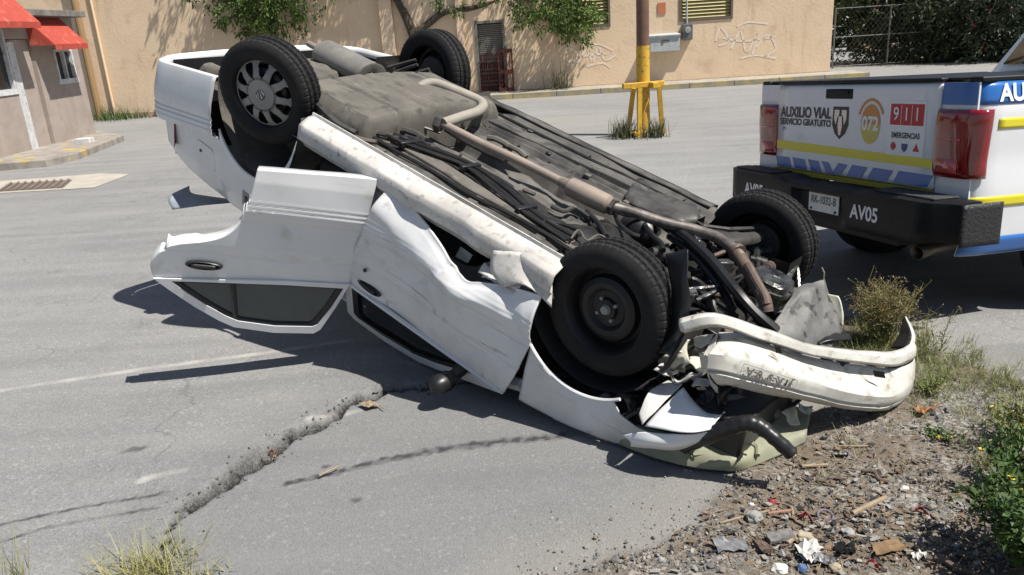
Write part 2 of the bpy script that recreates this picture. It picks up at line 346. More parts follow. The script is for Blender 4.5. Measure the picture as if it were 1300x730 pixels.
# wall with window openings: build as cells around holes
u_l, z_l = wl(745, 31); holes = []
wu = [wl(738, 30)[0], wl(775, 30)[0], wl(862, 26)[0], wl(930, 26)[0]]; wz = wl(862, 27)[1]
holes = [(wu[0]-.1, wu[1], wz, wz+1.1), (wu[2], wu[3], wz, wz+1.1)]
du0, du1 = wl(604, 60)[0], wl(642, 60)[0]; dz1 = wl(620, 26)[1]; holes.append((du0, du1, .12, dz1))
us = sorted({-27.0, 0.0, *[h[0] for h in holes], *[h[1] for h in holes]}); zs = sorted({0.0, 7.0, *[h[2] for h in holes], *[h[3] for h in holes]})
mb = MB()
for i in range(len(us)-1):
    for j in range(len(zs)-1):
        cu, cz = (us[i]+us[i+1])/2, (zs[j]+zs[j+1])/2
        if any(h[0] < cu < h[1] and h[2] < cz < h[3] for h in holes): continue
        mb.add([wpt(us[i], zs[j])-W0, wpt(us[i+1], zs[j])-W0, wpt(us[i+1], zs[j+1])-W0, wpt(us[i], zs[j+1])-W0], [(0,1,2,3)])
for h in holes:                                     # reveals
    a = [wpt(h[0], h[2])-W0, wpt(h[1], h[2])-W0, wpt(h[1], h[3])-W0, wpt(h[0], h[3])-W0]; bq = [p - WN*.18 for p in a]
    mb.ring(a, bq)
mb.add([wpt(0, 0)-W0, wpt(0, 0, -9)-W0, wpt(0, 7, -9)-W0, wpt(0, 7)-W0], [(0,1,2,3)])
mb.add([wpt(0, 7)-W0, wpt(0, 7, -9)-W0, wpt(-27, 7, -9)-W0, wpt(-27, 7)-W0], [(0,1,2,3)])
mb.build('wall', M_wall, bld, smooth=False)
for k, h in enumerate(holes[:2]):
    fr = MB(); t = .06
    for (a, b2, c, d) in ((h[0], h[1], h[2]-.02, h[2]+t), (h[0], h[0]+t, h[2]+t, h[3]), (h[1]-t, h[1], h[2]+t, h[3])): wbox(fr, a, b2, c, d, -.12, .02)
    wn = fr.build('window', M_frame, bld, smooth=False)
    bk = MB(); wbox(bk, h[0], h[1], h[2], h[3], -.17, -.15); bk.build('back', M_dark, wn, smooth=False)
    n_ = 12
    for i in range(n_):
        z = h[2] + t + .04 + i * .085; sb = MB(); c = wpt((h[0]+h[1])/2, z, -.06) - W0
        sb.box((0,0,0), (h[1]-h[0]-2*t-.01, .008, .085), rot=(R(-38), 0, 0)); so_ = sb.build('slat', M_lou, wn, smooth=False); so_.location = c; so_.rotation_euler = (0, 0, math.atan2(WD.y, WD.x))
# barred service door
dr = MB(); t = .07
for (a, b2, c, d) in ((du0, du1, dz1-t, dz1), (du0, du0+t, .12, dz1-t), (du1-t, du1, .12, dz1-t)): wbox(dr, a, b2, c, d, -.1, .03)
door = dr.build('door', M_grille, bld, smooth=False)
bk = MB(); wbox(bk, du0, du1, .12, dz1, -.17, -.15); bk.build('door_back', mat('door_back', (.10, .09, .075), rough=.9), door, smooth=False)
for i in range(20):
    z = dz1 - .12 - i*.05
    sb = MB(); wbox(sb, du0+t, du1-t, z-.016, z+.016, -.07, -.055); sb.build('slat', M_grille, door, smooth=False)
for i in range(9):
    z = .2 + i*.105; sb = MB(); wbox(sb, du0+t, du1-t, z-.013, z+.013, -.08, -.05); sb.build('bar', M_rust if i % 3 == 0 else M_grille, door, smooth=False)
for i in range(11):
    u = du0 + .1 + i*(du1-du0-.2)/10; sb = MB(); wbox(sb, u-.011, u+.011, .12, .2+9*.105, -.05, -.03); sb.build('bar', M_rust, door, smooth=False)
# folded iron gate leaf beside the door
ga = thing('iron_gate', 'dark red iron gate leaf standing open beside the barred door', 'gate', wpt(wl(645,110)[0], .12, .12))
gu0, gu1 = wl(633, 90)[0]-wl(645,110)[0], wl(652, 90)[0]-wl(645,110)[0]; gh = wl(645, 62)[1]-.12
fr = MB()
for (x0, x1, z0, z1) in ((gu0, gu1, 0, .1), (gu0, gu1, gh-.1, gh), (gu0, gu0+.05, .1, gh-.1), (gu1-.05, gu1, .1, gh-.1), (gu0+.05, gu1-.05, gh*.42, gh*.52)): fr.box(((x0+x1)/2, 0, (z0+z1)/2), (x1-x0, .04, z1-z0))
fr.build('frame', M_rust, ga, smooth=False)
for i in range(4):
    sb = MB(); x = gu0 + .05 + (i+.5)*(gu1-gu0-.1)/4; sb.box((x, 0, gh/2), (.018, .018, gh-.2)); sb.build('bar', M_rust, ga, smooth=False)
# pilasters and pipes
pu = wl(493, 40)[0]; sb = MB(); wbox(sb, pu-.17, pu+.17, 0, 6.9, 0.003, .16); sb.build('pilaster', M_wall, bld, smooth=False)
pu = wl(585, 40)[0]; sb = MB(); wbox(sb, pu-.09, pu+.09, 0, 6.9, 0.003, .10); sb.build('pilaster', M_wall, bld, smooth=False)
for (xa, ra, m_) in ((112, .09, mat('brown_pipe', (.30, .19, .09), rough=.7)), (131, .035, mat('cream_pipe', (.70, .52, .33), rough=.7))):
    pu = wl(xa, 70)[0]; sb = MB(); sb.tube([wpt(pu, 0, ra+.01)-W0, wpt(pu, 6.9, ra+.01)-W0], ra, 10); sb.build('downpipe', m_, bld)
sb = MB(); wbox(sb, -27, 0, .0, .14, .004, .012); sb.build('plinth', mat('plinth', (.52, .37, .23), (.40, .29, .19), scale=4, rough=.9), bld, smooth=False)
sb = MB(); a = wl(835, 18); c = wl(845, 3); wbox(sb, a[0], c[0], a[1], c[1], .004, .02); sb.build('patch_plate', mat('terracotta_plate', (.50, .17, .08), rough=.8), bld, smooth=False)
# sprayed scribbles
def ribbon(mb, pts, wd):
    for i in range(len(pts)-1):
        a, b2 = Vector(pts[i]), Vector(pts[i+1]); d = (b2-a); 
        if d.length < 1e-5: continue
        s_ = Vector((-d.z, 0, d.x)).normalized()*wd/2
        mb.add([a-s_, b2-s_, b2+s_, a+s_], [(0,1,2,3)])
for gi, strokes in enumerate((
    [[(712,72),(722,60),(735,72),(728,80),(716,74)],[(735,80),(745,62),(752,78),(760,60),(768,76),(782,70)],[(708,66),(718,56),(730,60)],[(740,60),(760,56),(778,64)],[(745,84),(765,80),(775,86)],[(725,84),(734,74),(748,70),(770,68)]],
    [[(908,52),(915,35),(925,52),(912,58)],[(928,62),(940,40),(948,66),(962,42),(955,70)],[(935,34),(950,28),(975,30)],[(960,60),(975,44),(985,62),(970,72)],[(940,74),(960,70),(985,74)],[(918,48),(945,52),(985,46)]])):
    mb = MB()
    for st in strokes:
        pts = []
        for (x, y) in st: u, z = wl(x, y); pts.append(Vector((u, 0, z)))
        pts = smooth_path(pts, 6); tmp = MB(); ribbon(tmp, pts, .06)
        mb.add([wpt(p[0], p[2], .005) - W0 for p in tmp.v], tmp.f)
    mb.keep = 1; o = mb.build('graffiti', M_white, bld, smooth=False); o['kind'] = 'stuff'
# meter boxes
a = wl(823, 66); c = wl(860, 42)
mbx = thing('meter_box', 'grey metal cabinet with sloping lid fixed to the cream wall behind the pole', 'box', wpt((a[0]+c[0])/2, a[1], 0)); hw = (c[0]-a[0])/2; hh = c[1]-a[1]
ez = math.atan2(WD.y, WD.x); mbx.rotation_euler = (0, 0, ez)
q = MB(); q.box((0, -.18, hh*.46), (2*hw, .34, hh*.92)); q.build('cabinet', M_boxg, mbx, smooth=False, bevel=.012)
q = MB(); q.box((0, -.19, hh*.955), (2*hw+.05, .40, hh*.07), rot=(R(6), 0, 0)); q.build('lid', M_boxg, mbx, smooth=False)
q = MB(); q.box((.02, -.356, hh*.62), (.2, .008, .04)); q.box((-.06, -.356, hh*.55), (.05, .012, .1)); q.build('latch', M_frame, mbx, smooth=False)
a = wl(865, 51); c = wl(878, 30)
mt = thing('electric_meter', 'small dark electric meter box on the cream wall', 'meter', wpt((a[0]+c[0])/2, a[1], 0), (0, 0, ez)); hw = (c[0]-a[0])/2; hh = c[1]-a[1]
q = MB(); q.box((0, -.1, hh/2), (2*hw, .2, hh)); q.build('case', mat('meter_dark', (.10, .105, .11), (.14, .14, .14), rough=.5), mt, smooth=False, bevel=.015)
q = MB(); q.lathe([(0.001, -.24), (.07, -.235), (.085, -.20)], 16, Matrix.Translation((0, 0, hh*.62))); q.build('dial', mat('dial', (.3, .3, .3), rough=.15), mt)
q = MB(); q.tube([(0, -.03, hh), (0, -.03, hh+3)], .025, 8); q.build('conduit', M_boxg, mt)
# raised pavement along the right part of the wall, with a painted kerb
pv0, pv1 = wl(600, 120)[0], .6
sb = MB(); sb.add([wpt(pv0, .12, 0), wpt(pv1, .12, 0), wpt(pv1, .12, 1.05), wpt(pv0, .12, 1.05)], [(0,1,2,3)]); sb.build('pavement', M_conc, smooth=False); tag(bpy.data.objects['pavement'], kind='structure')
n_ = 9
kb = None
for i in range(n_):
    a, b2 = pv0 + (pv1-pv0)*i/n_, pv0 + (pv1-pv0)*(i+1)/n_
    q = MB(); cx = wpt((a+b2)/2, .065, 1.14); q.box(cx, (b2-a-.012, .18, .136 + .006*(i % 2)), rot=(0, 0, ez))
    o = q.build('kerb' if i == 0 else 'kerb_stone', mat('kerb_yellow', (.40, .33, .16), (.28, .25, .19), rough=.9, scale=4, lo=.4, hi=.55), kb, smooth=False, bevel=.01)
    if i == 0: kb = tag(o, kind='structure')
# worn concrete lump at the kerb end by the door
q = MB(); rws = []
c0 = gz(620, 122)
for i in range(10):
    th = math.pi*i/9; rws.append([(c0.x + 1.2*(j/8-.5)*1.6, c0.y + .8 - .55*math.cos(th), .02 + .22*math.sin(th)*(.7+.3*nz(j*.9, i*.5))) for j in range(9)])
q.grid(rws); tag(q.build('concrete_block', M_conc), 'low broken grey concrete block at the kerb end', 'block')

# ================================================================== gate booth
bth = thing('guard_booth', 'small grey brown rendered guard booth with flat slab roof', 'booth', (-8.86, 16, 0))
M_bw = mat('booth_render', (.36, .305, .27), (.29, .245, .215), rough=.9, scale=2.5, bump=.25, bscale=25, col3=(.30, .25, .21), s3=5, lo3=.52, hi3=.7)
M_bslab = mat('booth_slab', (.22, .205, .19), (.12, .11, .10), rough=.9, scale=5)
M_wht = mat('old_white', (.62, .63, .64), (.45, .46, .46), rough=.6, scale=8, col3=(.25, .2, .16), s3=12, lo3=.6, hi3=.75)
M_glass = mat('dark_glass', (.02, .024, .026), rough=.06, spec=.8)
BX = -8.86; BH = 2.52
def bw(px, py): p = hit(px, py, (BX, 0, 0), Vector((1, 0, 0))); return p.y, p.z
dy0, dy1 = bw(38, 180)[0], bw(70, 180)[0]; dtop = 2.12
wy0, wy1 = bw(75, 100)[0], bw(98, 100)[0]; wzz0, wzz1 = bw(85, 103)[1], bw(85, 62)[1]
vy1 = bw(17, 100)[0]; vz0, vz1 = bw(5, 118)[1], bw(5, 50)[1]
yend = bw(118, 150)[0]
hl = [(dy0, dy1, .12, dtop), (wy0, wy1, wzz0, wzz1), (vy1-1.3, vy1, vz0, vz0+1.15)]
ys_ = sorted({10.6, yend, *[h[0] for h in hl], *[h[1] for h in hl]}); zs_ = sorted({0.0, BH, *[h[2] for h in hl], *[h[3] for h in hl]})
mb = MB(); L0 = Vector((-8.86, 16, 0))
for i in range(len(ys_)-1):
    for j in range(len(zs_)-1):
        cy, cz = (ys_[i]+ys_[i+1])/2, (zs_[j]+zs_[j+1])/2
        if any(h[0] < cy < h[1] and h[2] < cz < h[3] for h in hl): continue
        mb.add([Vector(p)-L0 for p in ((BX, ys_[i], zs_[j]), (BX, ys_[i+1], zs_[j]), (BX, ys_[i+1], zs_[j+1]), (BX, ys_[i], zs_[j+1]))], [(0,1,2,3)])
for h in hl:
    a = [Vector((BX, y, z))-L0 for y, z in ((h[0],h[2]),(h[1],h[2]),(h[1],h[3]),(h[0],h[3]))]; mb.ring(a, [p + Vector((-.14, 0, 0)) for p in a])
for (a, b2) in (((BX, yend), (BX-2.6, yend)), ((BX-2.6, yend), (BX-2.6, 10.6)), ((BX-2.6, 10.6), (BX, 10.6))):
    mb.add([Vector((a[0], a[1], 0))-L0, Vector((b2[0], b2[1], 0))-L0, Vector((b2[0], b2[1], BH))-L0, Vector((a[0], a[1], BH))-L0], [(0,1,2,3)])
mb.build('wall', M_bw, bth, smooth=False)
q = MB(); q.box((-1.2, (10.6+yend)/2-16, BH+.06), (2.9, yend-10.6+.3, .12)); q.build('roof', M_bslab, bth, smooth=False, bevel=.01)
q = MB(); q.box((-1.0, -1.2, BH+.20), (.5, .8, .16)); q.build('roof_vent', M_wht, bth, smooth=False)
q = MB(); q.box((-.10, (dy0+dy1)/2-16, (.12+dtop)/2), (.05, dy1-dy0-.02, dtop-.14)); dro = q.build('door', M_bw, bth, smooth=False)
q = MB(); q.box((-.03, dy0+.13-16, 1.10), (.06, .24, 1.94), rot=(0, 0, R(4))); q.build('door_panel', M_wht, dro, smooth=False)
for nm, h in (('window', hl[1]), ('window', hl[2])):
    fr = MB(); t = .05
    for (a, b2, c, d) in ((h[0]-.03, h[1]+.03, h[2]-.05, h[2]+t), (h[0], h[1], h[3]-t, h[3]), (h[0], h[0]+t, h[2]+t, h[3]-t), (h[1]-t, h[1], h[2]+t, h[3]-t), ((h[0]+h[1])/2-.02, (h[0]+h[1])/2+.02, h[2]+t, h[3]-t)):
        fr.box((-.03, (a+b2)/2-16, (c+d)/2), (.10, b2-a, d-c))
    wn = fr.build('window', M_wht, bth, smooth=False)
    q = MB(); q.box((-.06, (h[0]+h[1])/2-16, (h[2]+h[3])/2), (.01, h[1]-h[0], h[3]-h[2])); q.build('pane', M_glass, wn, smooth=False)
# red awnings
M_awn = mat('red_awning', (.42, .07, .045), (.34, .055, .04), rough=.6, scale=4, col3=(.5, .16, .12), s3=7, lo3=.55, hi3=.75)
def awning(y0, y1, zt, out, drop, lab):
    o = thing('awning', lab, 'awning', (BX+.004, (y0+y1)/2, zt)); hl_ = (y1-y0)/2
    q = MB(); q.add([(0,-hl_,0),(0,hl_,0),(out,hl_,-drop),(out,-hl_,-drop)], [(0,1,2,3)]); q.build('canvas', M_awn, o, smooth=False, solid=.012)
    for s in (-1, 1):
        q = MB(); q.add([(0,s*hl_,-.01),(out,s*hl_,-drop-.01),(0,s*hl_,-drop)], [(0,1,2)]); q.build('side', M_awn, o, smooth=False, solid=.01)
    q = MB(); q.add([(out+.008,-hl_,-drop),(out+.008,hl_,-drop),(out+.008,hl_,-drop-.10),(out+.008,-hl_,-drop-.10)], [(0,1,2,3)]); q.build('valance', M_awn, o, smooth=False, solid=.01)
    return o
awning(bw(30, 24)[0], bw(75, 28)[0], bw(32, 22)[1], .46, .52, 'red canvas awning above the booth door and small window')
awning(vy1-2.2, bw(12, 4)[0], bw(12, -4)[1]+.05, .46, .52, 'red canvas awning above the larger booth window')
# plinth slab with a yellow edge
sl_ = [gz(-60, 222), gz(60, 212), gz(100, 203), gz(158, 179), gz(120, 172)]
pp = [Vector((p.x, p.y, 0)) for p in sl_] + [Vector((BX-2.9, yend+.25, 0)), Vector((BX-2.9, 10.3, 0)), Vector((sl_[0].x-.1, 10.3, 0))]
q = MB(); q.prism([p + Vector((0, 0, -.02)) for p in pp], (0, 0, .15)); tag(q.build('booth_slab', mat('slab', (.33, .30, .265), (.20, .18, .16), rough=.9, scale=4, col3=(.42, .30, .08), s3=3.2, lo3=.60, hi3=.66), smooth=False, bevel=.02), kind='structure')
q = MB(); p_ = gz(108, 181, .13); q.box((p_.x, p_.y, .17), (.28, .22, .09)); tag(q.build('white_carton', M_wht, smooth=False, bevel=.006), 'small white carton lying on the booth slab', 'carton')
# concrete apron with a drain grate in front of the booth
a = [gz(-30, 232, .006), gz(130, 220, .006), gz(165, 221, .006), gz(120, 238, .006), gz(-30, 247, .006)]
q = MB(); q.poly(a); tag(q.build('concrete_apron', mat('apron', (.42, .385, .33), (.33, .30, .26), rough=.9, scale=3), smooth=False), kind='structure')
a = [gz(10, 233, .012), gz(92, 228, .012), gz(80, 238, .012), gz(-5, 243, .012)]
dg_ = thing('drain_grate', 'rusty iron drain grate set in the pale concrete apron', 'grate', (a[0]+a[2])/2); c_ = (a[0]+a[2])/2
q = MB(); q.poly([p-c_ for p in a]); q.build('tray', mat('grate_dark', (.10, .085, .075), (.16, .12, .10), rough=.8, scale=6), dg_, smooth=False)
for i in range(9):
    t = (i+.5)/9; A = a[0].lerp(a[1], t); B = a[3].lerp(a[2], t); q = MB(); q.tube([A-c_+Vector((0,0,.01)), B-c_+Vector((0,0,.01))], .016, 5); q.build('bar', mat('grate_bar', (.17, .14, .12), rough=.7), dg_)

# ================================================================== pole
pb = gz(817, 171); PY = pb.y
pole = thing('utility_pole', 'steel pole painted brown above and yellow below, with yellow braces', 'pole', pb)
hz_ = at(815, 58, PY).z
q = MB(); q.tube([(0,0,0),(0,0,hz_)], .105, 16); q.build('lower_pole', M_yel, pole)
q = MB(); q.tube([(0,0,hz_),(0.01,0,7.5)], [.10, .085], 16); q.build('upper_pole', M_brown, pole)
bz = at(815, 107, PY).z
q = MB(); q.box((-.02, -.12, bz), (.68, .08, .085), rot=(0, 0, R(12))); q.build('cross_bar', M_yel, pole, smooth=False, bevel=.01)
q = MB(); q.box((.08, .02, bz-.01), (.09, .62, .09), rot=(0, 0, R(12))); q.build('cross_bar', M_yel, pole, smooth=False, bevel=.01)
for (x0, y0, x1, y1) in ((-.18, -.18, -.24, .10), (-.10, -.28, -.13, -.36), (.22, -.16, .29, -.08), (.05, .30, .02, .38)):
    q = MB(); q.tube([(x0, y0, bz-.03), (x1, y1, 0)], .046, 4); q.build('brace', M_yel, pole, smooth=False)
q = MB(); q.box((.02, -.05, .04), (.5, .35, .06)); q.build('base_plate', M_yel, pole, smooth=False, bevel=.01)
# ================================================================== overturned car (built upright in its own frame, x forward, y left, z up)
CT = Vector((.0466, 4.387, 1.266)); CE = Euler((3.1365, .34104, -.71564)); CM = Matrix.Translation(CT) @ CE.to_matrix().to_4x4(); CI = CM.inverted(); CR = CE.to_matrix()
car = thing('overturned_car', 'wrecked white sedan lying on its roof with dirty underbody up', 'car', CT, CE)
def uc(px, py, ax, v):
    o = CI @ O; d = CR.transposed() @ ray(px, py); return o + d * ((v - o[ax]) / d[ax])
def cw(p): return CI @ Vector(p)                       # world -> car
def fix(p):                                            # nothing sinks into the asphalt: it is crushed flat on it
    q = CM @ Vector(p)
    if q.z < .014: q.z = .014 + .01*abs(nz(q.x*7, q.y*7)); return tuple(CI @ q)
    return tuple(p)
def part(mb, name, m, parent=None, **k): return mb.build(name, m, parent or car, fix=fix, **k)
M_paint = mat('white_paint', (.68, .685, .69), (.60, .60, .595), rough=.32, scale=2.2, coat=.35, lo=.4, hi=.75, col3=(.50, .48, .45), s3=9, lo3=.62, hi3=.82, rough2=.5, streak=[(2.2, (1, 1, 4), .60, .80, (.48, .465, .44)), (2.5, (1, 1, 24), .67, .74, (.42, .39, .36))])
M_dirty = mat('dirty_white', (.60, .58, .55), (.42, .395, .36), rough=.6, scale=4, lo=.38, hi=.70, col3=(.27, .245, .22), s3=30, lo3=.56, hi3=.76, bump=.2, bscale=30, bdist=.006, streak=[(2.5, (1.2, 5, 5), .58, .76, (.34, .31, .275))])
M_dust = mat('underbody_dust', (.138, .126, .107), (.082, .075, .065), rough=.85, scale=5, lo=.35, hi=.7, bump=.25, bscale=90, bdist=.003, col3=(.05, .047, .044), s3=9, lo3=.55, hi3=.70, streak=[(3, (2, 9, 3), .58, .72, (.21, .195, .17)), (4, (9, 2, 3), .62, .74, (.045, .042, .04))])
M_pan = mat('floor_pan', (.115, .107, .097), (.055, .052, .05), rough=.8, scale=4, lo=.35, hi=.65, bump=.3, bscale=70, bdist=.003, col3=(.028, .027, .026), s3=5, lo3=.48, hi3=.64, streak=[(3, (1.2, 14, 3), .57, .70, (.17, .157, .138))])
M_grease = mat('greasy_black', (.012, .012, .012), (.030, .028, .026), rough=.4, scale=9, bump=.4, bscale=60, bdist=.004)
M_soot = mat('sooty_metal', (.03, .029, .028), (.07, .066, .06), rough=.5, scale=10, bump=.3, bscale=60, bdist=.004)
M_blk = mat('black_plastic', (.010, .010, .011), (.018, .018, .018), rough=.38, scale=8)
M_tyre = mat('tyre_rubber', (.011, .011, .012), (.020, .019, .018), rough=.75, scale=8, lo=.4, hi=.7, spec=.3, bump=.1, bscale=90, bdist=.002)
M_steel = mat('black_steel', (.006, .006, .007), (.012, .011, .011), rough=.5, scale=14)
M_hub = mat('hubcap_grey', (.29, .28, .265), (.21, .205, .195), rough=.45, scale=7, metal=.15)
M_exh = mat('exhaust_pipe', (.33, .265, .215), (.24, .20, .17), rough=.6, metal=.25, scale=6, col3=(.17, .13, .10), s3=14, lo3=.58, hi3=.75)
M_exr = mat('rusty_pipe', (.16, .11, .085), (.09, .07, .06), rough=.65, metal=.3, scale=10, col3=(.30, .25, .21), s3=20, lo3=.6, hi3=.75)
M_alu = mat('crumpled_grey', (.15, .148, .14), (.085, .083, .08), rough=.6, metal=.05, scale=9, col3=(.03, .03, .028), s3=16, lo3=.57, hi3=.64)
M_oil = mat('oil_pan_metal', (.22, .22, .21), (.03, .03, .03), rough=.28, metal=.8, scale=14, bump=.5, bscale=30, bdist=.01)
M_hood = mat('hood_underside', (.27, .272, .185), (.20, .20, .145), rough=.5, scale=4, col3=(.16, .155, .12), s3=10, lo3=.6, hi3=.8)
M_cglass = mat('car_glass', (.055, .068, .068), (.04, .05, .05), rough=.06, spec=.7, scale=3)
M_int = mat('interior_dark', (.02, .02, .021), (.03, .03, .03), rough=.9, scale=6)
M_chrome = mat('bare_metal', (.5, .5, .5), rough=.3, metal=1)
# ---- side surface: half width at (x, z)
def S(x, z):
    y = ip(z, [.10,.18,.24,.34,.50,.56,.72,.90,.96,1.15,1.30], [.70,.745,.778,.80,.815,.803,.80,.778,.755,.66,.58])
    if x < -1.1: t = (-x-1.1)/1.2; y *= 1 - .06*t*t
    if x > 1.25: t = (x-1.25)/.6; y *= 1 - .09*t*t
    return y
def ribs(z): return (.0016*math.sin((z-.44)*2*math.pi/.024) if .44 < z < .512 else 0) + .010*(1 - sst(.538, .556, z))
def strip(xs, lo, hi, nzz, side=1, fn=None, rib=True):
    rows = []
    for x in xs:
        a, b = lo(x), hi(x); r = []
        for j in range(nzz+1):
            z = a + (b-a)*j/nzz; y = S(x, z) + (ribs(z) if rib else 0) + (fn(x, z) if fn else 0); r.append((x, side*y, z))
        rows.append(r)
    return rows
def lin(a, b, n): return [a + (b-a)*i/n for i in range(n+1)]
AR, AF = (-1.19, .27, .41), (1.22, .29, .375)        # wheel arches: x, z, r
def arch(x, A): d = A[2]**2 - (x-A[0])**2; return A[1] + (math.sqrt(d) if d > 0 else 0)
# ---- wheels
def make_tyre():
    m = Matrix()
    Rr, wd = .298, .178
    prof = [(.190,-.068),(.196,-.078),(.213,-.086),(.240,-.0905),(.264,-.087),(.281,-.078)]
    n_s = len(prof)
    tr = [(-.068,.2935),(-.050,.297),(-.046,.2895),(-.040,.2895),(-.036,.2985),(-.014,.299),(-.010,.291),(-.004,.291),(0,.2995),(.004,.291),(.010,.291),(.014,.299),(.036,.2985),(.040,.2895),(.046,.2895),(.050,.297),(.068,.2935)]
    prof += [(r, y) for y, r in tr]; n_t = len(prof)
    prof += [(.281,.078),(.264,.087),(.240,.0905),(.213,.086),(.196,.078),(.190,.068)]
    def cut(k, j):
        if n_s <= j < n_t and prof[j][0] > .2925:
            y = prof[j][1]; ph = 0 if abs(y) > .045 else 2 if y > .02 else 3 if y > -.02 else 1
            return -.0042 if (k + ph) % 6 == 0 else 0
        if j in (n_s-1, n_t) and k % 6 == 0: return -.0022
        return 0
    return MB().lathe(prof, 300, m, cut)
def hub_geom():
    """grey nine-slot cap: polar grid with openings"""
    q = MB(); na, rr = 216, [.0, .02, .045, .075, .082, .09, .10, .112, .124, .136, .146, .154, .162, .170, .176]
    def yz(r): return .092 - .9*max(0, r-.05)**2*3 - (.010 if .078 < r < .086 else 0) + (.004 if r > .165 else 0)
    vs = []; fs = []
    for r in rr:
        for k in range(na): a = 2*math.pi*k/na; vs.append((r*math.cos(a), yz(r), r*math.sin(a)))
    for i in range(len(rr)-1):
        rm = (rr[i]+rr[i+1])/2
        for k in range(na):
            a = ((k+.5)/na*10) % 1; d = abs(a-.5)*2                                  # 0 in the slot centre
            tmid = (rm-.124)/.042
            if abs(tmid) < 1 and d < .70*math.sqrt(max(0, 1-tmid**4))*(.78+.30*tmid): continue
            fs.append((i*na+k, i*na+(k+1) % na, (i+1)*na+(k+1) % na, (i+1)*na+k))
    return q.add(vs, fs)
def steel_geom(): return MB().lathe([(.001,.045),(.040,.046),(.045,.03),(.070,.028),(.085,.046),(.105,.050),(.125,.040),(.135,.010),(.150,.004),(.158,.03),(.166,.070),(.176,.082),(.182,.078),(.178,.060),(.170,.0),(.170,-.07)], 48)
tyre_mesh = None
def wheel(loc, ex, cap, name='wheel'):
    global tyre_mesh
    e = bpy.data.objects.new(name, None); COL.objects.link(e); e.parent = car; e.location = loc; e.rotation_euler = ex
    t = make_tyre().build('tyre', M_tyre, e, angle=28)
    rm = steel_geom().build('rim', M_steel, e); rm.scale = (1.13, 1, 1.13)
    if cap:
        hub_geom().build('hubcap', M_hub, e, solid=.006, off=-1).scale = (1.11, .98, 1.11)
        q = MB()
        for k in range(20): pass
        q.lathe([(.026,.090),(.029,.094),(.026,.098),(.023,.094)], 24); q.tube([(-.016,.096,-.012),(-.003,.096,.014),(.003,.096,-.006),(.016,.096,.014)], .004, 6); q.build('emblem', M_chrome, e)
    else:
        q = MB().lathe([(.001,.062),(.018,.060),(.024,.046)], 20); q.build('centre_cap', M_hub, e)
        q = MB().lathe([(.197,.074),(.201,.080),(.205,.078),(.203,.070)], 64); q.build('rim_edge', M_soot, e)
        for k in range(4):
            a = math.pi/4 + k*math.pi/2; q = MB(); q.lathe([(.001,.048),(.008,.047),(.0095,.028)], 6, Matrix.Translation((.052*math.cos(a), 0, .052*math.sin(a)))); q.build('wheel_nut', M_hub, e)
    b = MB().lathe([(.001,-.03),(.11,-.03),(.118,-.02),(.118,.0),(.001,.0)], 28); b.build('brake_drum', M_soot, e)
    return e
hFL = uc(762, 397, 1, .74); hRL = uc(326, 117, 1, .79); hRR = uc(551, 93, 1, -.72); hFR = uc(966, 309, 1, -.72)
def inw(h, s): return (h.x, h.y - s*.088, h.z)
wFL = wheel(inw(hFL, 1), (0, 0, 0), False); wFL['label'] = 'black steel wheel with no cap'
wRL = wheel(inw(hRL, 1), (R(4), 0, R(-20)), True); wRL['label'] = 'grey wheel cover with oval slots'
wRR = wheel(hRR, (0, 0, R(180)), True); wFR = wheel(hFR, (R(-4), 0, R(180)), False)
# ---- floor pan
def floor_z(x, y):
    z = .235; a = abs(y)
    z += .11*(1-sst(.09, .16, a))                                                 # tunnel
    if a > .18: z += .014*math.sin(y*2*math.pi/.07)*sst(.2, .25, a)*(1-sst(.56, .60, a))*(1 if y < 0 else .35)
    z -= .022*sst(.60, .66, a)
    z += .05*sst(.75, 1.05, x)*(1-sst(.5, .7, a)) + .04*(1-sst(-.62, -.45, x))
    z -= .018*math.exp(-((x-.05)/.25)**2)*math.exp(-((a-.40)/.15)**2)
    z += .006*nz(x*4, y*4, 3) + .003*nz(x*13, y*13)
    return z
rows = [[(x, y, floor_z(x, y)) for y in lin(-.705, .705, 150)] for x in lin(-.62, 1.06, 90)]
part(MB().grid(rows), 'floor_pan', M_pan, solid=.004)
for s in (1, -1):                                                                 # frame rails and seams
    rows = [[(x, s*(.44 + .03*math.sin(x*2) + dy), .205 + dz + .012*nz(x*3, s)) for dy, dz in ((-.055,.05),(-.045,.004),(-.04,0),(.04,0),(.045,.004),(.055,.05))] for x in lin(-.60, 1.05, 50)]
    part(MB().grid(rows), 'frame_rail', M_dust if s > 0 else M_pan)
    q = MB(); q.tube(smooth_path([(x, s*(.655 + .008*nz(x*3)), .207 + .006*nz(x*6, 4)) for x in lin(-.7, 1.0, 18)], 3), .006, 6); part(q, 'seam', M_grease)
    q = MB(); q.tube(smooth_path([(x, s*(.53 + .03*nz(x*2.2, s)), .21 + .01*nz(x*5, 2)) for x in lin(-.55, 1.0, 12)], 3), .011, 6); part(q, 'seam', M_grease)
